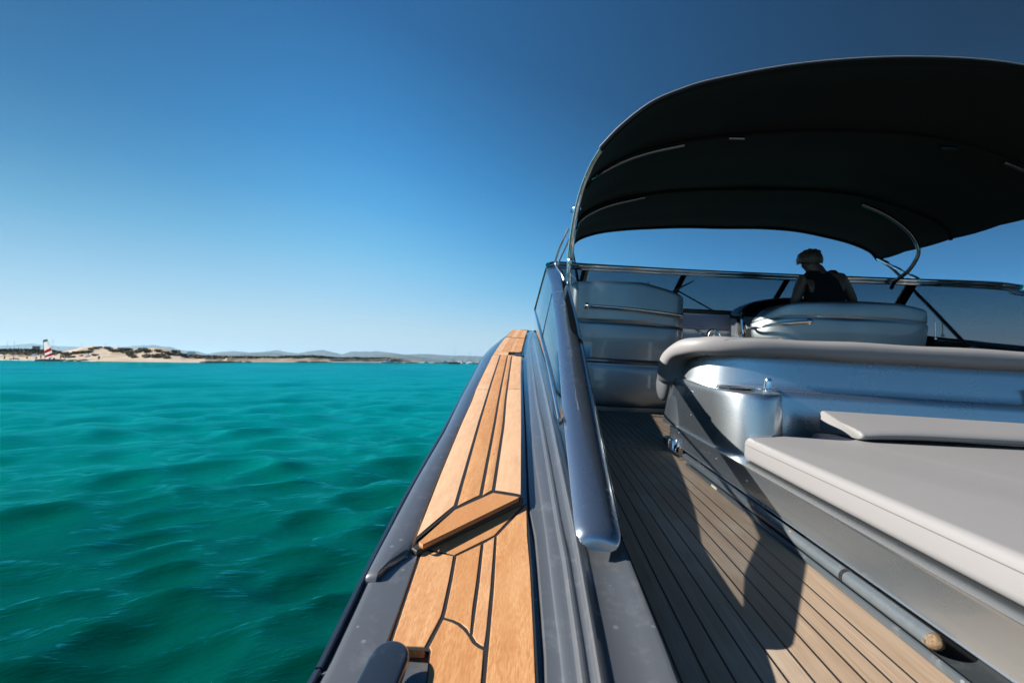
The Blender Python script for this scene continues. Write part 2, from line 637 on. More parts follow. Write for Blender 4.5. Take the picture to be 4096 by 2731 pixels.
def far_panel(d_top_extra=0):
    """forward raised panel: long planks between seams, cut by a diagonal trim plank aft"""
    L0 = TLF
    L1 = [(1.056, -.172), (1.602, -.2), (1.952, -.219), (3.379, -.297)]
    L2 = [(1.115, -.124), (1.613, -.148), (1.966, -.169), (3.374, -.246)]
    L3 = [(1.143, -.098), (1.62, -.118), (1.974, -.141), (3.333, -.214)]
    L4 = TRF
    w = .0042
    starts = [.926, 1.056, 1.112, 1.142, 1.131]
    top = 3.36
    m = MB()
    tones = []
    cols = [(L0, starts[0], .0, 0), (L1, starts[1], -w, 1), (L1, starts[1], w, 0), (L2, starts[2], -w, 1), (L2, starts[2], w, 0),
            (L3, starts[3], -w, 1), (L3, starts[3], w, 0), (L4, starts[4], 0., 1)]
    tone = [.03, .42, .34, .05]
    N = 34
    for q in range(4):
        la, lb = cols[2 * q], cols[2 * q + 1]
        sa, sb = (starts[q], starts[q + 1])
        rows = []
        for i in range(N + 1):
            t = i / N
            da, db = sa + (top - sa) * t + .004, sb + (top - sb) * t + .004
            xa, xb = lin(la[0], da) + la[2], lin(lb[0], db) + lb[2]
            row = []
            for k in range(5):
                u = k / 4
                d = da + (db - da) * u
                e = -.0006 if k in (0, 4) else 0
                row.append((xa + (xb - xa) * u, d, zd(d) + e))
            rows.append(row)
        f0 = len(m.f)
        m.loft(rows)
        for i in range(len(m.f) - f0):
            dd = rows[i // 4][0][1]
            tones.append(tone[q] + (.07 if (q in (0, 3) and dd > 2.15) else 0))
        # side faces
        for k in (0, 4):
            m.loft([[r[k] for r in rows], [(r[k][0], r[k][1], r[k][2] - .02) for r in rows]])
            tones += [tone[q]] * N
    # the diagonal trim plank with a rounded lower edge
    U = [(-.222, .917), (-.172, 1.049), (-.097, 1.141), (-.036, 1.128)]
    Lw = [(-.211, .904), (-.035, 1.115)]
    tri = [(-.214, .911), (-.170, 1.040), (-.097, 1.131), (-.038, 1.121), (-.037, 1.117), (-.205, .905)]
    P = [(x, d, zd(d)) for x, d in tri]
    f0 = len(m.f)
    m.add(P, [tuple(range(6))])
    lowrim = [P[3], P[4], P[5], P[0]]
    m.loft([lowrim, [(x + .0008, y - .002, z - .002) for x, y, z in lowrim], [(x + .001, y - .003, z - .005) for x, y, z in lowrim],
            [(x + .001, y - .001, z - .0085) for x, y, z in lowrim]])
    tones += [.95] * (len(m.f) - f0)
    # caulk bed underneath
    f0 = len(m.f)
    rows = []
    for i in range(N + 1):
        t = i / N
        row = []
        for ln, st in ((L0, starts[0]), (L1, starts[1]), (L2, starts[2]), (L3, starts[3]), (L4, starts[4])):
            d = (st - .012) + (top - st + .012) * t
            row.append((lin(ln, d), d, zd(d) - .0012))
        rows.append(row)
    m.loft(rows, m=1)
    # thin butt joints across the outer and inner planks
    for (lx, rx, d0, d1) in ((L0, L1, 2.137, 2.15), (L3, L4, 2.19, 2.205)):
        xa, xb = lin(lx, d0) + .003, lin(rx, d1) - .005
        m.add([(xa, d0, zd(d0) + .0004), (xb, d1, zd(d1) + .0004), (xb, d1 + .0035, zd(d1) + .001), (xa, d0 + .0035, zd(d0) + .001)], [(0, 1, 2, 3)], 1)
    # the dark lip the panel sits on
    lip = [(-.226, .902), (-.214, .893), (-.030, 1.112), (-.026, 1.135), (-.04, 1.14), (-.215, .93)]
    m.slab([(x + .0, y + .004) for x, y in lip], 0, .0275, .003, 3, 1, zf=lambda x, y, z: zd(y) - .036 + z)
    tones += [0] * (len(m.f) - f0)
    return m, tones


m, tones = far_panel()
o = m.build('teak_panel', [M['teak'], M['caulk']], yacht, ang=25)
FAR_T = tones


def plank_quad(m, pts, tone, tones, mi=0, lip=.016, rim=.0007):
    """a plank of any outline: top face slightly inset, rounded rim, sides"""
    n = len(pts)
    c = Vector((sum(p[0] for p in pts) / n, sum(p[1] for p in pts) / n))
    f0 = len(m.f)
    out = []
    for i in range(n):
        p0, p, p1 = Vector(pts[i - 1][:2]), Vector(pts[i][:2]), Vector(pts[(i + 1) % n][:2])
        a, b = (p - p0).normalized(), (p1 - p).normalized()
        q = Vector((-a.y - b.y, a.x + b.x))
        q = q / max(q.length_squared / 2, .4)
        out.append((p, q))
    area = sum(pts[i - 1][0] * pts[i][1] - pts[i][0] * pts[i - 1][1] for i in range(n))
    s = 1 if area > 0 else -1
    zz = lambda x, y: zd(y) - .018
    r0 = [(p.x, p.y, zz(p.x, p.y) - lip) for p, q in out]
    r1 = [(p.x, p.y, zz(p.x, p.y) - rim) for p, q in out]
    r2 = [((p + q * s * rim).x, (p + q * s * rim).y, zz(*(p + q * s * rim))) for p, q in out]
    m.loft([r0, r1, r2], mi, closed=True)
    m.add(r2, [tuple(range(n))], mi)
    tones += [tone] * (len(m.f) - f0)


def inset_poly(pts, e):
    n = len(pts)
    area = sum(pts[i - 1][0] * pts[i][1] - pts[i][0] * pts[i - 1][1] for i in range(n))
    s = 1 if area > 0 else -1
    res = []
    for i in range(n):
        p0, p, p1 = Vector(pts[i - 1]), Vector(pts[i]), Vector(pts[(i + 1) % n])
        a, b = (p - p0).normalized(), (p1 - p).normalized()
        q = Vector((-a.y - b.y, a.x + b.x))
        q = q / max(q.length_squared / 2, .4)
        res.append(tuple(p + q * e * s))
    return res


def near_panel():
    m, tones = MB(), []
    cA = [(-.143, .910), (-.137, .84), (-.1325, .77), (-.132, .752), (-.1345, .733), (-.141, .690)]
    cv = [(-.131, .748), (-.115, .745), (-.104, .740), (-.092, .730), (-.083, .719), (-.075, .707), (-.067, .701), (-.0575, .697)]
    cB = [(-.098, .958), (-.089, .834), (-.086, .776), (-.083, .719)]
    cC = [(-.075, .987), (-.063, .827), (-.0575, .724), (-.052, .62), (-.04, .2)]
    TR = [(-.018, 1.126), (-.008, 1.0), (.002, .891), (.013, .732), (.018, .648), (.028, .2)]
    w = .0032
    ins = lambda pts: inset_poly(pts, w)
    # trim plank along the diagonal
    plank_quad(m, ins([(-.209, .923), (-.143, .908), (-.075, .986), (-.020, 1.134), (-.028, 1.131)]), .85, tones)
    # outer plank
    plank_quad(m, ins([(-.2105, .9215), (-.195, .683), (-.142, .687)] + cA[::-1][1:]), .24, tones)
    # second plank down to the wave cut
    plank_quad(m, ins([cA[0]] + cA[1:4] + [(-.131, .748)] + cv[1:5] + cB[::-1][1:]), .62, tones)
    # narrow plank
    plank_quad(m, ins([cB[0]] + cB[1:] + cv[5:] + [(-.0575, .724), (-.063, .827), (-.075, .987)]), .22, tones)
    # inner plank
    plank_quad(m, ins([cC[0]] + cC[1:] + TR[::-1]), .30, tones)
    # plank below the wave cut, notched for the cleat pocket
    plank_quad(m, ins([(-.132, .750), (-.1345, .733), (-.141, .690), (-.137, .684), (-.127, .62), (-.115, .2), (-.04, .2), (-.052, .62),
                       (-.0575, .697)] + cv[::-1][1:-1]), .36, tones)
    f0 = len(m.f)
    bed = [(-.2105, .9215), (-.195, .683), (-.142, .685), (-.136, .684), (-.126, .62), (-.115, .2), (.029, .2), (.019, .648), (.003, .891),
           (-.018, 1.134)]
    m.add([(x, y, zd(y) - .0192) for x, y in bed], [tuple(range(len(bed)))], 1)
    tones += [0] * (len(m.f) - f0)
    return m, tones


m2, tones2 = near_panel()


def bow_panels():
    m, tones = MB(), []

    def grid(d0, d1, cut, t0):
        cols = [0, .26, .27, .54, .55, .72, .73, 1]
        n = 16
        for q in range(4):
            a, b = cols[2 * q], cols[2 * q + 1]
            rows = []
            for i in range(n + 1):
                d = d0 + (d1 - d0) * i / n
                xl, xr = lin(TLF, d), lin(TRF, d) - (cut if i == 0 else 0)
                rows.append([(xl + (xr - xl) * (a + (b - a) * k / 2), d, zd(d)) for k in range(3)])
            f0 = len(m.f)
            m.loft(rows)
            m.loft([[r[0] for r in rows], [(r[0][0], r[0][1], r[0][2] - .02) for r in rows]])
            m.loft([[r[2] for r in rows], [(r[2][0], r[2][1], r[2][2] - .02) for r in rows]])
            m.loft([rows[0], [(x, y, z - .02) for x, y, z in rows[0]]])
            tones.extend([t0[q]] * (len(m.f) - f0))
        f0 = len(m.f)
        rows = []
        for i in range(n + 1):
            d = d0 + (d1 - d0) * i / n
            rows.append([(lin(TLF, d), d, zd(d) - .002), (lin(TRF, d), d, zd(d) - .002)])
        m.loft(rows, 1)
        tones.extend([0] * (len(m.f) - f0))
    grid(3.62, 5.0, .02, (.1, .4, .2, .3))
    grid(5.06, 6.25, 0, (.3, .1, .5, .2))
    # short cross plank closing the gate gap on the outboard half
    f0 = len(m.f)
    xs = [lin(TLF, 3.38), -.245, -.255, lin(TLF, 3.6)]
    P = [(xs[0], 3.375, zd(3.375)), (xs[1], 3.375, zd(3.375)), (xs[2], 3.61, zd(3.61)), (xs[3], 3.61, zd(3.61))]
    m.add(P, [(0, 1, 2, 3)])
    m.loft([[P[1], P[2]], [(x, y, z - .02) for x, y, z in (P[1], P[2])]])
    m.add([(xs[1], 3.375, zd(3.375) - .001), (lin(TRF, 3.375) - .03, 3.375, zd(3.375) - .001), (lin(TRF, 3.41) - .06, 3.42, zd(3.42) - .001),
           (xs[1], 3.42, zd(3.42) - .001)], [(0, 1, 2, 3)])
    tones.extend([.15] * (len(m.f) - f0))
    return m, tones


m3, tones3 = bow_panels()
for mm, tt, made in ((m, FAR_T, o), (m2, tones2, None), (m3, tones3, None)):
    if made is None:
        made = mm.build('teak_panel', [M['teak'], M['caulk']], yacht, ang=25)
    set_tone(made, tt)
    q = MB()
    q.v, q.f, q.m = [mir(p) for p in mm.v], [f[::-1] for f in mm.f], mm.m
    s = q.build('teak_panel', [M['teak'], M['caulk']], yacht, ang=25)
    set_tone(s, tt)

# chrome hinges by the gate gap
m = MB()
for (x, y) in ((-.19, 3.49), (-.165, 3.49), (-.30, 5.03), (-.385, 5.03)):
    m = MB()
    m.ball((x, y, zd(y) - .008), (.012, .03, .012), 10, 6)
    m.tube([(x - .03, y, zd(y) - .012), (x + .03, y + .02, zd(y) - .012)], .006, 8)
    m.build('gate_hinge', M['chrome'], yacht)


# -------- coaming rail (a long rising wing) with its black inner trim
def rail():
    m = MB()
    rows = []
    st = [(.898, .50, -.010), (.900, .70, -.006), (.9045, .84, -.003), (.912, .93, -.001), (.924, .98, 0), (.95, 1, 0)]
    d = 1.05
    while d < 4.5:
        st.append((d, 1, 0))
        d += .16
    st += [(4.5, .9, -.004), (4.56, .6, -.012), (4.6, .25, -.022)]
    for d, k, dz in st:
        l, r = lin(RL, d), lin(RR, d)
        c, hw = (l + r) / 2, (r - l) / 2 * k
        z = zr(d) + dz
        th = .034 if d > 1.2 else .034 - .026 * max(0, (1.2 - d) / .30)
        if d > 4.6:
            c += (d - 4.6) ** 2 * .35
        p = []
        for a in (-1, -.97, -.88, -.72, -.5, -.25, 0, .25, .5, .7, .85, .95, 1):
            p.append((c + hw * a, d, z + .016 * k * (1 - abs(a) ** 3.4) + (-.004 * (a > 0) * a)))
        p += [(c + hw * .985, d, z - th * .6 - .004), (c + hw * .9, d, z - th), (c - hw * .55, d, z - th), (c - hw * .95, d, z - th * .5)]
        rows.append(p)
    m.loft(rows, closed=True, caps=True)
    return m


def rail_trim():
    m = MB()
    rows = []
    for i in range(27):
        d = 2.16 + (4.28 - 2.16) * i / 26
        r = lin(RR, d)
        li = .022 if i == 0 else lin([(2.16, .03), (2.3, .048), (3, .055), (4.1, .042), (4.28, .02)], d)
        z = zr(d)
        rows.append([(r - li, d, z + .0205), (r - li * .5, d, z + .0165), (r + .001, d, z + .0065), (r + .0035, d, z - .004), (r + .003, d, z - .06),
                     (r - .004, d, z - .075)])
    m.loft(rows)
    # slim black lip under the inner edge, all the way aft
    m.tube([(lin(RR, d) + .0015, d, zr(d) - .012) for d in [.93 + .12 * k for k in range(28)]], .0038, 8)
    return m


for ob, tr in zip(both(rail, 'coaming_rail', M['rail'], ang=60), both(rail_trim, 'rail_trim', M['blacktrim'], ang=60)):
    tr.parent = ob


# -------- side glass under the rail, with its gasket strip
STRIP = [(1.0, .078, -.262), (1.31, .063, -.197), (1.97, .037, -.087), (2.93, -.010, .073), (4.0, -.062, .258), (5.0, -.11, .42)]


def strip_pt(d):
    return (lin([(a, b) for a, b, c in STRIP], d), d, lin([(a, c) for a, b, c in STRIP], d))


def side_glass():
    m = MB()
    out, inn = [], []
    n = 40
    for i in range(n + 1):
        d = .97 + (DEND - .97) * i / n
        dt = d - .35 * max(0, (d - 3.6) / 1.4)
        b = Vector((lin(C_, d) + .007, d, zd(d) + .004))
        t = Vector((lin(RL, dt) + .012, dt, zr(dt) - .014))
        s = Vector(strip_pt(d))
        if s.z > t.z - .02:
            s = b.lerp(t, .55)
        pts = [b, b.lerp(s, .5), s, s.lerp(t, .5), t]
        out.append(pts)
        inn.append([p + Vector((.006, 0, 0)) for p in pts])
    rows = [o + q[::-1] for o, q in zip(out, inn)]
    m.loft(rows, closed=True)
    return m


def gasket():
    m = MB()
    m.tube([(strip_pt(d)[0] - .004, d, strip_pt(d)[2]) for d in [1.36 + .0 + k * (5.0 - 1.36) / 30 for k in range(31)]], .0065, 8)
    return m


def seam():
    m = MB()
    P = []
    for k in range(12):
        t = k / 11
        d = 2.95 + .55 * t
        a, b = Vector(strip_pt(d)), Vector((lin(RL, d) + .012, d, zr(d) - .014))
        P.append(a.lerp(b, t) + Vector((-.0012, 0, 0)))
    m.tube(P, .0022, 6)
    return m


def edge_post():
    m = MB()
    b = Vector(strip_pt(5.0))
    t = Vector((lin(RL, 4.65) + .012, 4.65, zr(4.65) - .014))
    m.tube([b + Vector((-.001, 0, 0)), b.lerp(t, .5) + Vector((-.001, .0, 0)), t], .008, 8)
    return m


DEND = 5.0
sgp = side_glass().build('side_window', M['sideglass'], yacht, ang=60)
DEND = 5.0
DEND = 3.95
qm = side_glass()
qm.v, qm.f = [mir(p) for p in qm.v], [f[::-1] for f in qm.f]
sg = [sgp, qm.build('side_window', M['glass'], yacht, ang=60)]
g = gasket().build('gasket', M['chrome'], yacht, ang=60)
g.parent = sgp
g = seam().build('pane_seam', M['blacktrim'], yacht, ang=60)
g.parent = sgp
g = edge_post().build('edge_post', M['blacktrim'], yacht, ang=60)
g.parent = sgp

# -------- windscreen: steel frame, tinted panes, wipers
TOPP = [(.0, 4.56, .812), (.06, 4.72, .858), (.20, 5.0, .91), (.415, 5.25, .95), (.95, 5.40, .972), (1.54, 5.5, .985)]
TOPP = TOPP + [mir(p) for p in TOPP[::-1]]
BOTP = [(-.06, 5.02, .33), (.05, 5.25, .36), (.17, 5.5, .40), (.35, 5.75, .47), (.9, 5.98, .56), (1.5, 6.1, .61)]
BOTP = BOTP + [mir(p) for p in BOTP[::-1]]
m = MB()
sp = [p for p in spline(TOPP, 5)]
m.tube(sp, .023, 10)
m.tube([p + Vector((0, .012, -.034)) for p in sp], .017, 8)
frame = m.build('windscreen_frame', M['chrome'], yacht, ang=60)
for i in (3, 5, 6, 8):
    m = MB()
    a, b = Vector(TOPP[i]), Vector(BOTP[i])
    dirv = (b - a).normalized()
    side = Vector((1, 0, 0)) if i in (5, 6) else Vector((.8, .5 if i == 3 else -.5, 0)).normalized()
    w = .045 if i in (3, 8) else .032
    rows = []
    for t in (0.02, .5, .99):
        p = a.lerp(b, t) - Vector((0, .012, 0))
        rows.append([p - side * w, p + side * w, p + side * w + Vector((0, .02, 0)), p - side * w + Vector((0, .02, 0))])
    m.loft(rows, closed=True, caps=True)
    o = m.build('mullion', M['blacktrim'], yacht)
    o.parent = frame
groups = [(0, 3), (3, 5), (5, 6), (6, 8), (8, 11)]
for a, b in groups:
    m = MB()
    rows = []
    for i in range(a, b + 1):
        t, q = Vector(TOPP[i]) + Vector((0, .006, -.03)), Vector(BOTP[i])
        rows.append([t, t.lerp(q, .5) - Vector((0, -.02, 0)), q, q + Vector((0, .007, 0)), t.lerp(q, .5) + Vector((0, .027, 0)), t + Vector((0, .007, 0))])
    if b == 11:
        # the starboard wing of the screen runs on behind the rail
        t, q = Vector((4.17, 3.9, .57)), Vector((4.29, 4.2, .235))
        rows.append([t, t.lerp(q, .5), q, q + Vector((0, .007, 0)), t.lerp(q, .5) + Vector((0, .007, 0)), t + Vector((0, .007, 0))])
    m.loft(rows, closed=True, caps=True)
    o = m.build('windscreen_pane', M['glass'], yacht, ang=60)
    o.parent = frame
m = MB()
rows = []
for p in spline(BOTP, 4):
    rows.append([p + Vector((0, -.03, .012)), p + Vector((0, -.045, -.02)), p + Vector((0, -.045, -.17)), p + Vector((0, .05, -.17)), p + Vector((0, .05, .012))])
m.loft(rows, closed=True, caps=True)
o = m.build('windscreen_sill', M['blacktrim'], yacht, ang=50)
o.parent = frame
m = MB()
rows = []
for p in ((4.20, 5.06, .335), (4.235, 4.6, .283), (4.25, 4.2, .235), (4.25, 3.5, .15)):
    p = Vector(p)
    rows.append([p + Vector((.03, 0, .014)), p + Vector((-.035, 0, .014)), p + Vector((-.045, 0, -.02)), p + Vector((-.045, 0, -.24)), p + Vector((.03, 0, -.24))])
m.loft(rows, closed=True, caps=True)
o = m.build('windscreen_sill', M['blacktrim'], yacht, ang=50)
o.parent = frame
# wipers parked outside the glass
for (px, tipx, armx) in ((1.46, 1.66, 2.08),):
    m = MB()
    piv, tip, base = (1.50, 5.72, .80), (1.68, 5.66, .905), (2.06, 6.08, .615)
    m.tube([base, piv], .009, 8)
    m.tube([(1.44, 5.735, .765), piv, tip], [.007, .012, .006], 8)
    o = m.build('wiper', M['rubber'], yacht)
    o.parent = frame
m = MB()
m.tube([(1.10, 5.78, .70), (1.165, 5.62, .86)], [.014, .006], 8)
m.tube([(1.10, 5.78, .70), (1.3, 6.0, .60)], .008, 8)
o = m.build('wiper', M['rubber'], yacht)
o.parent = frame
# two steel whips of the horn and searchlight stand beyond the starboard glass
for (x, y, z, h) in ((4.02, 5.25, .36, .17), (4.13, 5.3, .40, .2)):
    m = MB()
    m.tube([(x, y, z), (x - .01, y, z + h)], .005, 8)
    m.ball((x, y, z), (.02, .02, .012), 8, 5)
    m.build('whip_aerial', M['chrome'], yacht)

# -------- cockpit floor
m = MB()
m.add([(.12, -3, -.5), (4.08, -3, -.5), (4.08, 6.2, -.5), (.12, 6.2, -.5)], [(0, 1, 2, 3)])
m.add([(.12, -3, -.53), (4.08, -3, -.53), (4.08, 6.2, -.53), (.12, 6.2, -.53)], [(3, 2, 1, 0)])
m.build('cockpit_floor', M['floor'], yacht)
# cockpit forward bulkhead
m = MB()
m.box((2.1, 6.1, -.05), (3.95, .06, .9))
m.build('bulkhead', M['seatpaint'], yacht)
# -------- companion seat (port) and helm seat (starboard): moulded shells with chrome rails
def smooth_outline(pts, n=5):
    P = [Vector((p[0], p[1], 0)) for p in pts]
    k = len(P)
    out = []
    for i in range(k):
        a, b, c, d = P[i - 1], P[i], P[(i + 1) % k], P[(i + 2) % k]
        for j in range(n):
            t = j / n
            q = .5 * ((2 * b) + (c - a) * t + (2 * a - 5 * b + 4 * c - d) * t * t + (3 * b - a - 3 * c + d) * t ** 3)
            out.append((q.x, q.y))
    return out


def shell(outline, levels, top_fn, cx, cy):
    """levels: (z, inset, weight of the arched top)"""
    m = MB()
    rows = []
    for z, e, w in levels:
        r = []
        for x, y in outline:
            v = Vector((x - cx, y - cy))
            L = v.length
            q = v * max(0, (L - e) / L)
            X, Y = q.x + cx, q.y + cy
            r.append((X, Y, z + w * top_fn(X)))
        rows.append(r)
    m.loft(rows, closed=True, caps=True)
    return m


seat_out = smooth_outline([(.22, 4.43), (.40, 4.375), (.60, 4.36), (.85, 4.385), (1.08, 4.47), (1.235, 4.56), (1.315, 4.66), (1.325, 4.80),
                           (1.30, 5.05), (1.0, 5.15), (.6, 5.15), (.24, 5.1)], 6)
ctop = lambda x: lin([(.2, .005), (.5, .03), (.86, .036), (1.1, .0), (1.25, -.035), (1.33, -.075)], x)
lev = [(-.50, .035, 0), (-.462, .035, 0), (-.455, .008, 0), (-.44, 0, 0), (-.40, -.006, 0), (-.28, -.008, 0), (-.13, .0, 0), (-.098, .004, 0), (-.086, .010, 0),
       (-.076, .010, 0), (-.068, -.006, 0), (-.056, -.012, 0), (-.045, -.006, 0), (-.03, .016, 0), (.12, .008, 0), (.26, .004, 0), (.283, .010, 0), (.292, .022, 0),
       (.298, .022, 0), (.304, .012, .1), (.32, .012, .2), (.45, .016, .5), (.60, .018, .9), (.622, .020, 1), (.6325, .026, 1), (.634, .05, 1),
       (.60, .09, 1), (.4, .10, .6)]
m = shell(seat_out, lev, ctop, .77, 4.76)
cseat = m.build('companion_seat', M['seatpaint'], yacht, ang=50)
hs_out = smooth_outline([(1.90, 4.62), (1.935, 4.52), (2.02, 4.42), (2.15, 4.36), (2.45, 4.335), (2.8, 4.33), (3.1, 4.345), (3.26, 4.36), (3.30, 4.39),
                         (3.31, 4.5), (3.27, 4.58), (2.9, 4.56), (2.2, 4.57), (2.0, 4.66)], 6)
htop = lambda x: lin([(1.9, -.20), (1.98, -.115), (2.06, -.055), (2.15, -.035), (2.31, -.02), (2.66, .006), (3.03, .0), (3.3, -.045)], x)
lev = [(-.50, .03, 0), (-.46, .03, 0), (-.45, .05, 0), (.0, .04, 0), (.24, .018, 0), (.40, .004, .2), (.424, .010, .3), (.433, .022, .3), (.440, .022, .3), (.447, .014, .35),
       (.46, .013, .4), (.52, .016, .7), (.555, .02, .9), (.575, .03, 1), (.584, .05, 1)]
m = shell(hs_out, lev, htop, 2.62, 4.46)
hseat = m.build('helm_seat', M['seatpaint'], yacht, ang=50)
# grab rails
m = MB()
m.tube(spline([(.365, 4.375, .43), (.37, 4.335, .427), (.44, 4.31, .425), (.75, 4.315, .418), (1.05, 4.40, .405), (1.22, 4.49, .398), (1.265, 4.525, .396),
               (1.262, 4.56, .396)], 5), .0125, 10)
m.ball((.365, 4.385, .43), (.03, .012, .03), 12, 6)
m.ball((1.26, 4.57, .396), (.028, .02, .028), 12, 6)
o = m.build('grab_rail', M['chrome'], yacht, ang=60)
o.parent = cseat
m = MB()
m.tube(spline([(1.93, 4.56, .315), (1.885, 4.53, .316), (1.895, 4.47, .322), (1.98, 4.37, .345), (2.10, 4.31, .365), (2.24, 4.29, .383), (2.285, 4.30, .389),
               (2.29, 4.345, .39)], 5), .0125, 10)
m.ball((2.29, 4.35, .39), (.028, .012, .028), 12, 6)
o = m.build('grab_rail', M['chrome'], yacht, ang=60)
o.parent = hseat
# grey side pad beside the companion seat
m = MB()
m.slab([(.19, 4.20), (.36, 4.20), (.365, 4.26), (.19, 4.26)], -.20, .035, .012, 4)
m.build('side_pad', M['vinyl'], yacht)

# -------- dash between the seats, and the helm console
m = MB()
rows = []
for x in (.25, 1.3, 1.42, 1.9, 2.2):
    rows.append([(x, 5.35, -.5), (x, 5.35, .30), (x, 5.37, .325), (x, 5.42, .335), (x, 5.58, .34), (x, 5.60, .36), (x, 5.60, .525), (x, 5.64, .545), (x, 6.08, .56),
                 (x, 6.08, -.5)])
m.loft(rows, closed=True, caps=True)
dash = m.build('dashboard', M['white'], yacht, ang=30)
m = MB()
m.slab([(.22, 5.585), (2.21, 5.585), (2.21, 6.085), (.22, 6.085)], .528, .575, .02, 4)
o = m.build('dash_top', M['rubber'], yacht)
o.parent = dash
m = MB()
m.slab([(1.05, 5.575), (2.1, 5.575), (2.1, 5.598), (1.05, 5.598)], .37, .515, .006, 3)
o = m.build('dash_panel', M['dash'], yacht)
o.parent = dash
m = MB()
for k in range(3):
    m.slab([(1.28 + .22 * k, 5.33), (1.46 + .22 * k, 5.33), (1.46 + .22 * k, 5.349), (1.28 + .22 * k, 5.349)], .12 + .02 * (k % 2), .285, .005, 3)
o = m.build('locker_door', M['white'], yacht)
o.parent = dash
m = MB()
P = []
for k in range(13):
    a = math.pi * k / 12
    P.append((1.79 + .062 * math.cos(a), 5.25 + .02 * math.sin(a), .255 + .075 * math.sin(a)))
m.tube(P, .014, 8)
m.tube([(1.772, 5.25, .25), (1.79, 5.25, .275)], .016, 8)
o = m.build('grab_handle', M['chrome'], yacht, ang=60)
o.parent = dash

m = MB()
m.box((3.1, 5.72, .02), (1.75, .74, 1.04))
o = m.build('dash_top', M['blacktrim'], yacht)
o.parent = dash
# helm console: silver wedge with a black instrument hood and a grey screen binnacle
m = MB()
sec = []
for x, sh in ((1.895, .045), (1.905, .012), (1.925, 0), (2.0, 0), (3.3, 0), (3.34, .02)):
    sec.append([(x, 5.00 + sh, -.5), (x, 4.95 + sh, .10), (x - .0, 4.96 + sh, .26 - sh), (x + .03, 5.02 + sh, .33 - sh), (x + .08, 5.14, .455 - sh), (x + .11, 5.22, .50 - sh),
                (x + .11, 5.36, .50 - sh), (x, 5.36, -.5)])
m.loft(sec, closed=True, caps=True)
con = m.build('helm_console', M['module'], yacht, ang=35)
m = MB()
# hood: an arch that leans aft over the gauges
out, inn = [], []
for i in range(25):
    a = math.pi * (1 - i / 24)
    x = 2.52 + .55 * math.cos(a)
    z = .47 + .21 * math.sin(a) ** .8
    out.append((x, z))
rows = []
for (dy, k, dz) in ((5.02, 1.0, 0), (5.0, .98, -.006), (5.02, .95, -.02), (5.2, .90, -.035), (5.24, .4, -.05)):
    rows.append([(2.52 + (x - 2.52) * k, dy, .46 + (z - .46) * k + dz * .2) for x, z in out])
back = [[(2.52 + (x - 2.52) * k, dy, .46 + (z - .46) * k) for x, z in out] for dy, k in ((5.02, 1.0), (5.08, 1.02), (5.32, .99), (5.36, .8))]
m.loft(rows)
m.loft(back)
o = m.build('instrument_hood', M['blacktrim'], yacht, ang=50)
o.parent = con
for k in range(7):
    m = MB()
    gx, gz = 2.26 + .115 * (k % 4) + (.05 if k > 3 else 0), .50 + .085 * (k // 4)
    pr = [(0, 0), (.034, 0), (.040, .004), (.042, .012), (.042, .02)]
    rows = []
    for rr, h in pr[1:]:
        rows.append([(gx + rr * math.cos(2 * math.pi * q / 18), 5.17 + (.02 - h) * .5 - .01, gz + rr * math.sin(2 * math.pi * q / 18)) for q in range(18)])
    m.loft(rows, closed=True, caps=True)
    o = m.build('gauge', M['blacktrim'], yacht)
    o.parent = con
m = MB()
rotx = Matrix.Rotation(R(-55), 3, 'X')
m.box((2.24, 5.055, .405), (.42, .012, .17), 0, Matrix.Rotation(R(-42), 3, 'X'))
o = m.build('screen_bezel', simple('bezel_grey', (.22, .25, .25), .45), yacht)
o.parent = con
m = MB()
m.box((2.26, 5.046, .40), (.33, .008, .115), 0, Matrix.Rotation(R(-42), 3, 'X'))
o = m.build('display_screen', M['blacktrim'], yacht)
o.parent = con
m = MB()
m.tube(spline([(1.985, 5.0, .50), (1.965, 4.965, .44), (1.962, 4.95, .36), (1.975, 4.94, .28), (1.99, 4.95, .23)], 4), .015, 8)
o = m.build('console_rail', M['chrome'], yacht, ang=60)
o.parent = con
m = MB()
rows = []
for k in range(25):
    a = 2 * math.pi * k / 24
    m_ = Vector((2.60 + .19 * math.cos(a), 4.95 + .05 * math.sin(a), .42 + .16 * math.sin(a)))
    rows.append(m_)
m.tube(rows, .016, 8, caps=False)
for a in (0, 2.1, 4.2):
    m.tube([(2.60 + .18 * math.cos(a), 4.95 + .045 * math.sin(a), .42 + .15 * math.sin(a)), (2.60, 4.965, .40)], .009, 6)
m.tube([(2.60, 4.965, .40), (2.60, 5.06, .36)], .03, 10)
o = m.build('steering_wheel', M['rubber'], yacht, ang=60)
o.parent = con

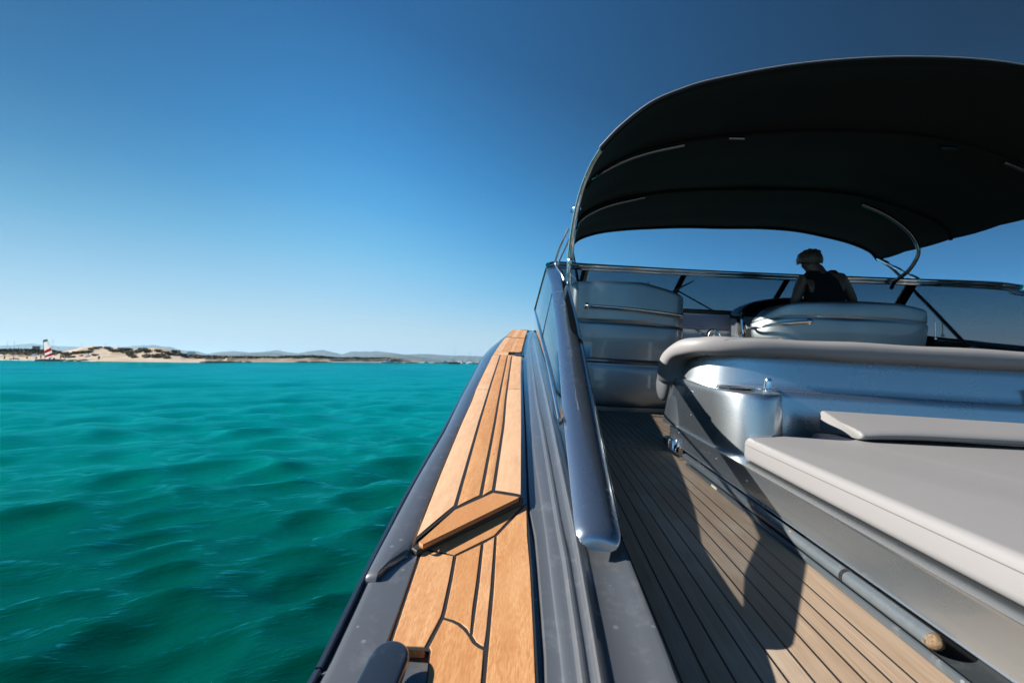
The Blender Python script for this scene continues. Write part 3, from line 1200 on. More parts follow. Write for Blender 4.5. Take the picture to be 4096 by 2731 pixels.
# -------- sunpad module: low moulded base, rounded corner pedestal, curved back wall
m = MB()
bo = smooth_outline([(.738, -2.2), (.736, -1), (.736, 0), (.736, 1), (.737, 1.8), (.738, 2.4), (.745, 2.70), (.80, 2.82), (1.2, 2.86), (2.1, 2.86), (3.0, 2.86), (3.40, 2.82),
                     (3.455, 2.7), (3.464, 2.4), (3.464, 1), (3.464, 0), (3.464, -1), (3.46, -2.2), (2.1, -2.25)], 3)
m.slab(bo, -.456, -.358, .014, 5, rb=.003)
base = m.build('sunpad_base', M['module2'] if 'module2' in M else M['module'], yacht, ang=50)
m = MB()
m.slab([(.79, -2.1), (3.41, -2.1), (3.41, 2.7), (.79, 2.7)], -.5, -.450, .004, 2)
o = m.build('base_recess', M['dark'], yacht)
o.parent = base
bul = smooth_outline([(.752, 2.82), (.745, 2.70), (.740, 2.50), (.738, 2.32), (.737, 2.20), (.741, 2.11), (.757, 2.04), (.787, 1.985), (.828, 1.957), (.875, 1.952), (.92, 1.968), (.962, 2.005), (.990, 2.06),
                      (1.004, 2.12), (1.018, 2.18), (1.05, 2.26), (1.10, 2.34), (1.14, 2.42), (1.14, 2.6), (1.02, 2.80), (.9, 2.86)], 5)
m = MB()
rows = []
for z, e in ((-.452, .006), (-.445, .001), (-.36, .0), (-.30, 0), (-.2, 0), (-.13, 0), (-.115, .002), (-.108, .006), (-.105, .012), (-.1045, .03)):
    r = []
    for x, y in bul:
        f = max(0, min(1, (2.45 - y) / .4))
        v = Vector((x - .87, y - 2.4))
        v *= (v.length - e) / v.length
        zz = z - .014 * max(0, min(1, (2.7 - y) / .7)) * (1 if z > -.14 else 0)
        r.append((v.x + .87, v.y + 2.4 - f * max(0, (-.115 - z)) * .10, zz))
    rows.append(r)
m.loft(rows[::1], closed=True, caps=True)
o = m.build('corner_pedestal', M['module'], yacht, ang=50)
o.parent = base
# cup recess rim and dark bottom
m = MB()
rows = []
for rr, z in ((.078, -.1105), (.074, -.107), (.066, -.1105), (.064, -.113)):
    rows.append([(.855 + rr * math.cos(2 * math.pi * q / 28), 2.20 + rr * 1.25 * math.sin(2 * math.pi * q / 28), z) for q in range(28)])
m.loft(rows, closed=True)
o = m.build('cup_holder', M['module'], yacht, ang=60)
o.parent = base
m = MB()
m.add([(.855 + .066 * math.cos(2 * math.pi * q / 28), 2.20 + .066 * 1.25 * math.sin(2 * math.pi * q / 28), -.1118) for q in range(28)], [tuple(range(28))])
o = m.build('cup_recess', M['bluesteel'], yacht)
o.parent = base

half = [(.775, 2.86), (.778, 2.76), (.80, 2.66), (.85, 2.57), (.93, 2.50), (1.05, 2.455), (1.25, 2.43), (1.6, 2.42), (1.9, 2.42)]
wpath = spline([(x, y, 0) for x, y in half] + [(2 * XC - x, y, 0) for x, y in half[::-1]], 6)


def wall_rows(prof):
    rows = []
    for i, p in enumerate(wpath):
        t = (wpath[min(i + 1, len(wpath) - 1)] - wpath[max(i - 1, 0)]).normalized()
        nrm = Vector((t.y, -t.x, 0))          # points outwards / aft
        rows.append([(p.x + nrm.x * o, p.y + nrm.y * o, z) for o, z in prof])
    return rows


m = MB()
m.loft(wall_rows([(.062, -.365), (.052, -.30), (.030, -.16), (.024, -.130), (.020, -.1255), (.004, -.1235), (.001, -.117), (-.004, -.09), (-.022, .0), (-.034, .06), (-.044, .07),
                  (-.13, .07), (-.15, -.36)]), caps=True)
wall = m.build('back_wall', M['module'], yacht, ang=40)
# padded bolster wrapped over the wall
bp = [(.745, 2.835, -.135), (.735, 2.80, -.06), (.742, 2.76, .005), (.775, 2.68, .055), (.84, 2.585, .074), (.94, 2.53, .079), (1.08, 2.50, .081), (1.35, 2.485, .081), (1.7, 2.48, .082),
      (2.1, 2.48, .084), (2.5, 2.48, .084), (2.9, 2.485, .083), (3.2, 2.52, .08), (3.36, 2.59, .074), (3.43, 2.70, .05), (3.46, 2.8, 0), (3.46, 2.85, -.1)]
m = MB()
P = spline(bp, 8)
rows = []
for i, p in enumerate(P):
    t = (P[min(i + 1, len(P) - 1)] - P[max(i - 1, 0)]).normalized()
    side = t.cross(Vector((0, 0, 1)))
    if side.length < .2:
        side = Vector((0, 1, 0))
    side.normalize()
    # keep the outward side pointing away from the module centre
    if side.dot(p - Vector((2.1, 4.2, p.z))) < 0:
        side = -side
    upv = t.cross(side).normalized()
    if upv.z < -.05:
        upv = -upv
    wob = .0022 * math.sin(i * .55) + .0016 * math.sin(i * .21 + 1)
    endk = min(1, (i + .6) / 3, (len(P) - i - .4) / 3)
    r = []
    for k in range(20):
        a = 2 * math.pi * k / 20
        ca, sa = math.cos(a), math.sin(a)
        rx = .078 * abs(ca) ** .7 * (1 if ca > 0 else -1)
        rz = (.048 + wob) * abs(sa) ** .7 * (1 if sa > 0 else -1)
        r.append(p + side * rx * (.55 + .45 * endk) + upv * rz * (.6 + .4 * endk))
    rows.append(r)
m.loft(rows, closed=True, caps=True)
bol = m.build('bolster', M['vinyl'], yacht, ang=70)
m = MB()
for yy, x0 in ((0, 1.150), (0, 1.162)):
    ring = []
    for k in range(21):
        a = 2 * math.pi * k / 20
        ca, sa = math.cos(a), math.sin(a)
        ring.append((x0 + .006 * math.sin(a), 2.498 - .079 * abs(ca) ** .7 * (1 if ca > 0 else -1), .081 + .0496 * abs(sa) ** .7 * (1 if sa > 0 else -1)))
    m.tube(ring, .0013, 5, caps=False)
m.tube([(x, 2.50 - .028 - .02 * (x - .84) / .3, .081 + .047) for x in (.86, .95, 1.05, 1.15)], .0012, 5)
o = m.build('seam', M['stitch'], yacht)
o.parent = bol
# rounded end of the cockpit bench cushion showing past the wall
m = MB()
rows = []
for i in range(11):
    t = i / 10
    k = math.sin(math.pi * (.06 + .88 * t)) ** .5
    rows.append([(.735 + .045 * k * math.cos(a), 2.95 + .085 * k * math.sin(a), -.25 + .19 * t) for a in [2 * math.pi * q / 16 for q in range(16)]])
m.loft(rows, closed=True, caps=True)
m.build('bench_cushion', M['vinyl'], yacht, ang=70)

# chrome latches on the ledge and the wall
m = MB()
def latch(x, y, z, s=1.0):
    m.slab([(x - .034 * s, y - .02), (x + .034 * s, y - .02), (x + .034 * s, y + .02), (x - .034 * s, y + .02)], z, z + .004, .0015, 2)
    rows = []
    for rr, h in ((.0175, 0), (.0165, .004), (.0145, .03), (.0135, .043), (.011, .0465)):
        rows.append([(x + rr * s * math.cos(2 * math.pi * q / 20), y + rr * s * math.sin(2 * math.pi * q / 20), z + .004 + h * s) for q in range(20)])
    m.loft(rows, closed=True, caps=True)


latch(1.018, 2.25, -.1145)
m.build('latch', M['chrome'], yacht, ang=40)
m = MB()
latch(2.285, 2.405, -.118, 1.45)
m.build('latch', M['chrome'], yacht, ang=40)
# snap studs on the side
for (y, z) in ((2.42, -.155), (2.43, -.27), (2.62, -.39), (2.05, -.40), (1.75, -.41)):
    m = MB()
    m.ball((.7365, y, z), (.004, .0045, .0045), 8, 6)
    m.build('snap_stud', M['chrome'], yacht)

# -------- floor moulding, wooden guide pole, clips, chrome deck fitting, worn sticker
m = MB()
rows = []
for y in [-3, -1, 0, 1, 2, 2.34]:
    rows.append([(.699, y, -.5), (.6995, y, -.4905), (.7025, y, -.486), (.707, y, -.4855), (.711, y, -.4885), (.7135, y, -.493), (.722, y, -.4945), (.80, y, -.4945), (.80, y, -.5)])
rows.append([(x + .002, 2.352, max(-.5, z - .008)) for x, y, z in rows[-1]])
m.loft(rows, caps=True)
mould = m.build('floor_moulding', M['tubepaint'], yacht, ang=50)
tw = NT('worn_wood_end')
gn = tw.noise(tw.coord((1, 1, 1)), 160, 5, .7)
tw.pbr(tw.ramp(gn, [(.35, (.10, .062, .032)), (.7, (.30, .205, .12))]), .85, normal=tw.bump(gn, .8, .003))
M['woodend'] = tw.mat
pt = NT('chipped_pole_paint')
v = pt.coord((14, 5, 14))
n1 = pt.noise(v, 1.0, 6, .7)
n2 = pt.noise(pt.coord((60, 40, 60)), 1.0, 5, .7)
chip = pt.math('MULTIPLY', pt.ramp(n1, [(.60, (0, 0, 0)), (.62, (1, 1, 1))]), pt.ramp(n2, [(.50, (0, 0, 0)), (.54, (1, 1, 1))]))
colr = pt.mix(n2, (.085, .105, .12), (.15, .175, .19))
colr = pt.mix(chip, colr, (.52, .30, .16))
pt.pbr(colr, .42, .35, .15, normal=pt.bump(n2, .3, .002))
M['pole'] = pt.mat
m = MB()
yy = [.915, .95, 1.2, 1.6, 2.0, 2.42]
m.tube([(.7205, y, -.4735) for y in yy], .0155, 16)
pole = m.build('guide_pole', M['pole'], yacht, ang=50)
m = MB()
rows = []
for k in range(7):
    a = math.pi / 2 * k / 6
    rr = .0156 * max(math.cos(a), .12)
    rows.append([(.7205 + rr * math.cos(2 * math.pi * q / 16) * (1 + .03 * math.sin(3 * q)), .921 - .024 * math.sin(a) + .004 * math.sin(q * 1.7) * (k < 2), -.4735 + rr * math.sin(2 * math.pi * q / 16)) for q in range(16)])
m.loft(rows, closed=True, caps=True)
o = m.build('pole_end', M['woodend'], yacht, ang=70)
o.parent = pole
for y in (1.16,):
    m = MB()
    rows = []
    for k in range(13):
        a = -.5 + 4.1 * k / 12
        rows.append([(.7205 + rr * math.cos(a), y + dy, -.4735 + rr * math.sin(a)) for rr, dy in ((.0156, -.006), (.0168, -.005), (.0168, .005), (.0156, .006))])
    m.loft(rows, closed=True, caps=True)
    o = m.build('pole_clip', M['rubber'], yacht)
    o.parent = pole
m = MB()
rows = []
for z, k in ((-.5, 1), (-.445, .95), (-.434, .88), (-.430, .72)):
    rows.append([(.727 + .042 * k * math.cos(a), 2.715 + .075 * k * math.sin(a), z) for a in [2 * math.pi * q / 20 for q in range(20)]])
m.loft(rows, closed=True, caps=True)
m.tube(spline([(.738, 2.60, -.45), (.722, 2.585, -.468), (.718, 2.58, -.495)], 5), [.004] * 11, 6)
m.box((.735, 2.56, -.488), (.06, .20, .02))
m.build('deck_fitting', M['chrome'], yacht, ang=40)
m = MB()
m.add([(.6995, 1.985, -.4975), (.7000, 1.985, -.489), (.7005, 1.93, -.4885), (.6997, 1.925, -.4975)], [(0, 1, 2, 3)])
for i in range(4):
    m.v[i] = (m.v[i][0] - .0015, m.v[i][1], m.v[i][2])
m.build('worn_sticker', simple('aged_sticker', (.55, .54, .42), .6), yacht)

# -------- pop-up cleat in its pocket on the after covering board
m = MB()
zc = zd(.63) - .018
m.slab([(-.214, .50), (-.145, .50), (-.137, .672), (-.145, .681), (-.19, .681), (-.2, .66)], zc - .03, zc - .0195, .002, 2)
pocket = m.build('cleat_pocket', M['rubber'], yacht)
m = MB()
rows = []
outl = []
for k in range(24):
    a = math.pi * k / 23
    outl.append((-.182 + .0275 * math.cos(a), .640 + .032 * math.sin(a)))
outl += [(-.2095, .50), (-.1545, .50)]
m.slab(outl, .0, .016, .007, 5, zf=lambda x, y, z: zd(y) - .018 + .006 + z + .05 * max(0, .63 - y))
m.tube([(-.182, .60, zc - .03), (-.182, .60, zc + .012)], .018, 12)
m.build('cleat', M['cleat'], yacht, ang=50)
m = MB()
m.ball((-.143, .585, zc - .006), (.008, .012, .010), 10, 8)
m.build('cleat_pin', M['chrome'], yacht)

# -------- canopy: black canvas on steel bows
crow = [
    (3.10, [(-1.808, 1.312), (-1.68, 1.459), (-1.507, 1.607), (-1.331, 1.695), (-1.113, 1.769), (-.6, 1.878), (0, 1.932)]),
    (3.22, [(-1.815, 1.315), (-1.69, 1.462), (-1.515, 1.609), (-1.335, 1.698), (-1.113, 1.771), (-.6, 1.878), (0, 1.929)]),
    (3.90, [(-1.84, 1.335), (-1.74, 1.462), (-1.50, 1.612), (-1.26, 1.695), (-.95, 1.762), (-.5, 1.822), (0, 1.852)]),
    (4.50, [(-1.842, 1.335), (-1.76, 1.452), (-1.55, 1.578), (-1.28, 1.660), (-.95, 1.722), (-.5, 1.775), (0, 1.80)]),
    (5.00, [(-1.838, 1.330), (-1.77, 1.440), (-1.57, 1.553), (-1.28, 1.640), (-.95, 1.700), (-.5, 1.745), (0, 1.765)]),
    (5.60, [(-1.832, 1.328), (-1.76, 1.430), (-1.56, 1.518), (-1.25, 1.585), (-.95, 1.635), (-.5, 1.675), (0, 1.69)]),
    (6.03, [(-1.828, 1.322), (-1.73, 1.425), (-1.50, 1.512), (-1.19, 1.566), (-.85, 1.600), (-.45, 1.628), (0, 1.638)]),
]
m = MB()
topr, botr = [], []
ys = []
for i in range(len(crow) - 1):
    for k in range(4):
        ys.append((i, k / 4))
ys.append((len(crow) - 2, 1.0))
for i, t in ys:
    (y0, p0), (y1, p1) = crow[i], crow[i + 1]
    h = [((a[0] + (b[0] - a[0]) * t), (a[1] + (b[1] - a[1]) * t)) for a, b in zip(p0, p1)]
    full = [(XC + x, y0 + (y1 - y0) * t, z) for x, z in h] + [(XC - x, y0 + (y1 - y0) * t, z) for x, z in h[-2::-1]]
    s = spline(full, 5)
    sag = .010 * math.sin(math.pi * t) if .0 < t < 1 else 0
    s = [p - Vector((0, 0, sag + .004 * noise.noise(p * 2.3))) for p in s]
    botr.append(s)
    s = [p + Vector((0, 0, .040 * math.exp(-((p.x - XC - .78) / .5) ** 2))) for p in s]
    botr[-1] = s
    topr.append([p + Vector(((p.x - XC) * .003, 0, .007)) for p in s])
rows = [b + t[::-1] for b, t in zip(botr, topr)]
m.loft(rows, closed=True, caps=True)
canopy = m.build('canopy', M['canvas'], yacht, ang=50)


def part(name, mb, mat, parent, ang=60):
    o = mb.build(name, mat, yacht, ang=ang)
    o.parent = parent
    return o


# hems and sleeves sewn under the canvas
for y, pts in (crow[0], crow[2], crow[4], crow[6]):
    m = MB()
    full = [(XC + x, y, z - .010) for x, z in pts] + [(XC - x, y, z - .010 + .040 * math.exp(-((-x - .78) / .5) ** 2)) for x, z in pts[-2::-1]]
    m.tube(spline(full, 5), .016 if y not in (3.1,) else .013, 8)
    part('canopy_sleeve', m, M['canvas'], canopy)


m = MB()  # pale tube added along the aft edge: paints the black canvas's sunlit rim
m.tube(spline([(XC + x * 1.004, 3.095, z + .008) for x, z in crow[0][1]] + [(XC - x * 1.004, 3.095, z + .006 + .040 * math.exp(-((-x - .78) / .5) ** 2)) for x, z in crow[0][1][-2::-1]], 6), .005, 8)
part('canopy_lit_rim', m, simple('painted_sun_rim', (.30, .31, .32), .6), canopy)


def bow(path, r=.0155):
    m = MB()
    m.tube(spline(path, 6), r, 10)
    return part('bow_tube', m, M['tubesteel'] if path[0][2] > 1.2 and path[0][1] > 3.5 else M['chrome'], canopy)


# after bow: leaves the canvas corner, drops to the rail
for f in (lambda p: p, mir):
    bow([f(p) for p in [(.30, 3.10, 1.318), (.245, 3.19, 1.235), (.195, 3.30, 1.10), (.165, 3.38, .93), (.152, 3.46, .75), (.155, 3.52, .60), (.162, 3.56, .50)]], .0165)
    # brace curving forward outside the rail
    bow([f(p) for p in [(.135, 3.52, .90), (.09, 3.56, .80), (.062, 3.62, .72), (.055, 3.66, .67), (.075, 3.62, .625), (.105, 3.56, .575), (.125, 3.52, .52)]], .009)
    bow([f(p) for p in [(.150, 3.54, .84), (.115, 3.60, .76), (.088, 3.66, .70), (.078, 3.70, .665)]], .007)
# second bow, visible where the sleeve ends
bow([(.262, 3.70, 1.33), (.275, 3.8, 1.36), (.345, 3.90, 1.435), (.52, 3.92, 1.545), (.74, 3.92, 1.635), (1.03, 3.92, 1.712)])
bow([(3.45, 3.92, 1.655), (3.66, 3.92, 1.565), (3.85, 3.92, 1.44), (3.93, 3.85, 1.34)])
# third bow
bow([(.262, 4.98, 1.26), (.29, 5.0, 1.34), (.40, 5.0, 1.437), (.60, 5.0, 1.535), (.95, 5.0, 1.632)])
bow([(3.08, 5.0, 1.645), (3.30, 5.0, 1.555), (3.50, 5.0, 1.42), (3.60, 5.0, 1.30), (3.635, 5.0, 1.17), (3.61, 5.08, 1.02), (3.57, 5.2, .93), (3.60, 5.3, .87)], .019)
# forward bow legs down to the pivots
for f in (lambda p: p, mir):
    bow([f(p) for p in [(.272, 6.02, 1.33), (.29, 5.75, 1.16), (.325, 5.35, .85), (.35, 5.05, .615), (.375, 4.68, .31), (.37, 4.62, .26)]], .017)
    m = MB()
    b = [f(p) for p in [(.37, 4.60, .255), (.33, 4.58, .25), (.28, 4.57, .25)]]
    m.tube(b, [.03, .026, .02], 10)
    m.ball(b[0], .034, 12, 8)
    part('pivot_foot', m, M['blacktrim'], canopy)
    # tensioner between the canvas corner and the windscreen
    m = MB()
    a, c = Vector(f((.285, 6.0, 1.32))), Vector(f((.26, 5.10, .93)))
    if f is mir:
        a, c = Vector((3.915, 6.0, 1.325)), Vector((3.80, 5.22, .965))
    m.tube([a, a.lerp(c, .25), a.lerp(c, .26), a.lerp(c, .42), a.lerp(c, .43), a.lerp(c, .6), a.lerp(c, .62), a.lerp(c, .85), a.lerp(c, .86), c],
           [.022, .026, .012, .012, .018, .018, .011, .012, .02, .02], 8)
    part('tensioner', m, M['chrome'], canopy)
# strut with fork ends at the port bow leg
m = MB()
m.tube([(.178, 3.40, .985), (.178, 3.41, .955), (.178, 3.415, .95), (.168, 3.44, .875), (.168, 3.44, .865)], [.009, .009, .013, .013, .011], 10)
m.tube([(.172, 3.43, .87), (.160, 3.47, .69), (.158, 3.475, .675)], [.0145, .0145, .010], 12)
m.ball((.168, 3.38, 1.0), (.02, .02, .035), 10, 8)
m.ball((.157, 3.48, .655), (.018, .018, .03), 10, 8)
m.tube([(.135, 3.38, .985), (.19, 3.38, .99)], .010, 8)
m.tube(spline([(.185, 3.38, 1.01), (.205, 3.375, 1.015), (.203, 3.375, .995)], 5), .003, 6)
m.tube([(.157, 3.48, .65), (.154, 3.50, .58)], .011, 8)
part('strut', m, M['chrome'], canopy)
# short steel stubs showing through the sleeve openings
for (x, z) in ((1.43, 1.768), (3.02, 1.745)):
    m = MB()
    m.tube([(x - .06, 3.9, z), (x + .06, 3.9, z - .006 * (1 if x > 2 else 0))], .014, 8)
    part('bow_tube', m, M['tubesteel'], canopy)

# ------------------------------------------------------------------ loose cushions on the sunpad
def on_boat(mb, name, mats, base, label, cat, group=None, ang=60):
    o = mb.build(name, mats, None, base=base, ang=ang)
    o.matrix_world = MB_ @ Matrix.Translation(Vector(base))
    return tag(o, label, cat, group)


co = [(.756, -1.6), (2.08, -1.6), (2.08, 2.14), (1.16, 2.14), (1.12, 2.05), (1.08, 1.985), (.95, 1.965), (.86, 1.90), (.79, 1.868), (.768, 1.855), (.7565, 1.83)]
m = MB()
m.slab(co, -.357, -.277, .022, 6, zf=lambda x, y, z: z + .0035 * noise.noise(Vector((x * 3, y * 3, 0))) + (.006 * math.exp(-((x - 1.25) ** 2 + (y - 1.3) ** 2) * 3) if z > -.3 else 0))
cush = on_boat(m, 'sunpad_cushion', M['vinyl'], (1.4, .5, -.357), 'broad flat light grey sunpad cushion running aft to the right edge of the photo', 'cushion')
m = MB()
for dx, zz in ((-.0008, -.2985), (.0075, -.2842)):
    P = [(.7565 + dx, y, zz) for y in [-1.55 + .1 * k for k in range(34)]] + [(.7585 + dx, 1.845, zz)]
    if zz > -.29:
        P = P[:-2]
    m.tube(P, .0011, 5)
o = m.build('seam', M['stitch'], None, base=(1.4, .5, -.357))
o.parent = cush
m = MB()
co2 = [(2.10, -1.6), (3.44, -1.6), (3.44, 2.0), (3.0, 2.06), (2.12, 2.06), (2.10, 2.03)]
m.slab(co2, -.357, -.268, .022, 6)
on_boat(m, 'sunpad_cushion', M['vinyl'], (2.77, .5, -.357), 'slightly raised grey sunpad cushion showing its rounded edge at the right border, behind the wedge', 'cushion')
# wedge headrest
m = MB()
rows = []
for i in range(26):
    t = max(0, i - 3) / 22
    x = 1.250 + 1.75 * t
    fy = 1.945 + .13 * min(1, t * 1.6)
    bz = -.272 + .008 * min(1, t * 9)
    prof = [(2.232, bz - .002), (2.1, bz), (fy + .03, bz), (fy + .010, bz + .003), (fy + .002, bz + .010), (fy, bz + .016), (fy + .003, bz + .023), (fy + .014, bz + .031), (fy + .035, bz + .038),
            (2.08, -.2215), (2.195, -.1935), (2.218, -.190), (2.233, -.195), (2.240, -.208)]
    k = {0: .93, 1: .975, 2: .993}.get(i, 1) if i < 3 else 1
    x += {0: -.012, 1: -.0095, 2: -.005}.get(i, 0)
    cy, cz = 2.12, -.238
    rows.append([(x, cy + (y - cy) * k, cz + (z - cz) * k) for y, z in prof])
m.loft(rows, closed=True, caps=True)
wed = on_boat(m, 'headrest_wedge', M['vinyl'], (2.1, 2.1, -.27), 'long grey wedge shaped headrest cushion lying on the sunpad against the silver wall', 'cushion', ang=50)
m = MB()
m.tube([(1.2400, 1.975, -.2355), (1.2400, 2.10, -.2225), (1.2400, 2.215, -.1925)], .0012, 5)
o = m.build('seam', M['stitch'], None, base=(2.1, 2.1, -.27))
o.parent = wed
# ------------------------------------------------------------------ the person at the helm
PB = Vector((2.56, 4.72, -.5))
person = empty('person', MB_ @ Matrix.Translation(PB + Vector((.045, 0, .0))) @ Matrix.Diagonal((1.17, 1.10, 1.008, 1)),
               'person in a loose black tank top standing at the helm with back turned', 'person')
skin_mat = NT('skin')
sv = skin_mat.noise(skin_mat.coord(), 9, 4)
bs = skin_mat.pbr(skin_mat.mix(sv, (.075, .038, .024), (.105, .056, .036)), .5)
bs.inputs['Subsurface Weight'].default_value = .1
bs.inputs['Subsurface Radius'].default_value = (.02, .008, .004)
hair_t = NT('hair')
hv = hair_t.noise(hair_t.coord((90, 90, 14)), 1.0, 4)
hair_t.pbr(hair_t.ramp(hv, [(.3, (.012, .007, .004)), (.7, (.085, .052, .026))]), .5, normal=hair_t.bump(hv, .8, .006))
shirt = NT('black_jersey')
shv = shirt.noise(shirt.coord(), 14, 4)
shirt.pbr((.008, .008, .009), .9, normal=shirt.bump(shv, .6, .02), spec=.15)


def skin_body():
    V, Ed, Rd = [], [], []

    def add(p, r, link=None):
        V.append(Vector(p) - PB)
        Rd.append(r if isinstance(r, tuple) else (r, r))
        if link is not None:
            Ed.append((link, len(V) - 1))
        return len(V) - 1
    pel = add((2.565, 4.70, .30), (.135, .105))
    s1 = add((2.565, 4.705, .46), (.122, .095), pel)
    s2 = add((2.56, 4.72, .62), (.135, .10), s1)
    ch = add((2.55, 4.74, .765), (.135, .095), s2)
    nk = add((2.525, 4.765, .868), (.062, .06), ch)
    hb = add((2.497, 4.785, .935), (.060, .062), nk)
    hc = add((2.478, 4.80, .995), (.079, .092), hb)
    ht = add((2.470, 4.80, 1.052), (.072, .082), hc)
    add((2.468, 4.795, 1.09), (.035, .04), ht)
    nose = add((2.566, 4.845, .985), (.012, .014), hc)
    chin = add((2.545, 4.84, .930), (.022, .022), hb)
    for s, sh, el, wr in ((-1, (2.405, 4.745, .815), (2.352, 4.735, .615), (2.365, 4.85, .44)), (1, (2.695, 4.745, .835), (2.800, 4.755, .645), (2.845, 4.87, .47))):
        a = add(sh, (.062, .062), ch)
        up = add(tuple(Vector(sh).lerp(Vector(el), .5)), (.050, .050), a)
        e = add(el, (.040, .040), up)
        fo = add(tuple(Vector(el).lerp(Vector(wr), .4)), (.040, .038), e)
        w = add(wr, (.026, .022), fo)
        hd = Vector(wr) + Vector((0, .07, -.045))
        pm = add(tuple(hd), (.036, .018), w)
        for k in range(4):
            f1 = hd + Vector(((k - 1.5) * .021, .045 - .004 * abs(k - 1.3), -.018))
            f2 = f1 + Vector(((k - 1.5) * .003, .030, -.026))
            i1 = add(tuple(f1), .0095, pm)
            add(tuple(f2), .008, i1)
        t1 = add(tuple(hd + Vector((-s * .042, .01, -.006))), .011, pm)
        add(tuple(hd + Vector((-s * .052, .042, -.018))), .009, t1)
    for s in (-1, 1):
        h = add((2.565 + s * .085, 4.70, .20), (.088, .09), pel)
        th = add((2.565 + s * .10, 4.71, .03), (.074, .078), h)
        k = add((2.565 + s * .11, 4.72, -.09), (.054, .056), th)
        ca = add((2.565 + s * .115, 4.70, -.24), (.052, .055), k)
        an = add((2.565 + s * .12, 4.695, -.42), (.034, .036), ca)
        hl = add((2.565 + s * .12, 4.69, -.465), (.034, .034), an)
        add((2.565 + s * .13, 4.81, -.478), (.040, .020), hl)
    me = bpy.data.meshes.new('body')
    me.from_pydata(V, Ed, [])
    o = bpy.data.objects.new('body', me)
    COL.objects.link(o)
    o.parent = person
    md = o.modifiers.new('skin', 'SKIN')
    md.use_smooth_shade = True
    if not me.skin_vertices:
        bm = bmesh.new()
        bm.from_mesh(me)
        bm.verts.layers.skin.verify()
        bm.to_mesh(me)
        bm.free()
    for i, r in enumerate(Rd):
        me.skin_vertices[0].data[i].radius = r
    me.skin_vertices[0].data[0].use_root = True
    ss = o.modifiers.new('sub', 'SUBSURF')
    ss.levels = ss.render_levels = 2
    me.materials.append(skin_mat.mat)
    return o


skin_body()


def pchild(mb, name, mat, ang=70):
    o = mb.build(name, mat, None, base=PB, ang=ang)
    o.parent = person
    return o


m = MB()
rows = []
for z, cx, cy, rx, ry in ((.22, 2.565, 4.70, .165, .125), (.36, 2.565, 4.70, .160, .122), (.50, 2.565, 4.705, .155, .120), (.60, 2.565, 4.715, .152, .122), (.68, 2.566, 4.725, .146, .122),
                          (.74, 2.562, 4.735, .134, .120), (.80, 2.556, 4.745, .122, .110), (.845, 2.55, 4.755, .108, .092), (.875, 2.54, 4.76, .085, .080), (.892, 2.53, 4.765, .070, .070)):
    r = []
    for k in range(28):
        a = 2 * math.pi * k / 28
        w = 1 + .03 * math.sin(5 * a + z * 30) * (1 if z < .7 else .3)
        r.append((cx + rx * w * math.cos(a), cy + ry * w * math.sin(a), z))
    rows.append(r)
m.loft(rows, closed=True)
m.tube(spline([(2.44, 4.70, .80), (2.465, 4.72, .865), (2.47, 4.77, .875), (2.46, 4.83, .83)], 4), [.022] * 13, 8, sx=1.6)
m.tube(spline([(2.64, 4.70, .82), (2.63, 4.73, .885), (2.62, 4.78, .885), (2.62, 4.84, .83)], 4), [.022] * 13, 8, sx=1.6)
pchild(m, 'tank_top', shirt.mat)
m = MB()
rows = []
for z, rx, ry in ((-.05, .185, .12), (.1, .185, .125), (.2, .17, .125), (.27, .155, .118)):
    rows.append([(2.565 + rx * math.cos(a), 4.705 + ry * math.sin(a), z) for a in [2 * math.pi * k / 24 for k in range(24)]])
m.loft(rows, closed=True)
pchild(m, 'shorts', simple('navy_shorts', (.02, .025, .05), .9))
# hair: short on the nape, tousled on the crown
m = MB()
rows = []
rnd = random.Random(3)
for i in range(13):
    th = math.pi * (.02 + .62 * i / 12)
    r = []
    for k in range(28):
        a = 2 * math.pi * k / 28
        front = max(0, math.cos(a - .9))            # the face looks forward and to starboard
        thh = th * (1 - .38 * front)
        n_ = 1 + .07 * noise.noise(Vector((math.cos(a) * 3, math.sin(a) * 3, i * .5)))
        x = .094 * n_ * math.sin(thh) * math.cos(a)
        y = .108 * n_ * math.sin(thh) * math.sin(a)
        z = .100 * n_ * math.cos(thh)
        r.append((2.472 + x + .10 * -z * .1, 4.795 + y, 1.008 + z))
    rows.append(r)
m.loft(rows, closed=True, caps=True)
for k in range(26):
    a = rnd.uniform(0, 6.28)
    t = rnd.uniform(.2, 1.1)
    p = Vector((2.472 + .09 * math.sin(t) * math.cos(a), 4.795 + .10 * math.sin(t) * math.sin(a), 1.008 + .098 * math.cos(t)))
    q = p + Vector((math.cos(a) * .02 + .012, math.sin(a) * .02, .004 - .02 * math.sin(t)))
    m.tube([p, p.lerp(q, .5) + Vector((0, 0, .006)), q], [.010, .007, .002], 5)
pchild(m, 'hair', hair_t.mat)
m = MB()
m.tube(spline([(2.40, 4.83, 1.015), (2.45, 4.885, 1.018), (2.52, 4.885, 1.015), (2.566, 4.855, 1.012), (2.572, 4.82, 1.012), (2.558, 4.78, 1.013)], 5), [.004] * 26, 6)
m.ball((2.572, 4.845, 1.005), (.010, .026, .019), 10, 8)
m.ball((2.525, 4.888, 1.006), (.026, .008, .019), 10, 8)
pchild(m, 'sunglasses', M['blacktrim'])

# ------------------------------------------------------------------ sea
SEA = NT('sea_water')
t = SEA
v = t.coord((1, 1, 1))
tc = t.n('ShaderNodeTexCoord')
geo = t.n('ShaderNodeSeparateXYZ')
t.l(tc.outputs['Object'], geo.inputs[0])
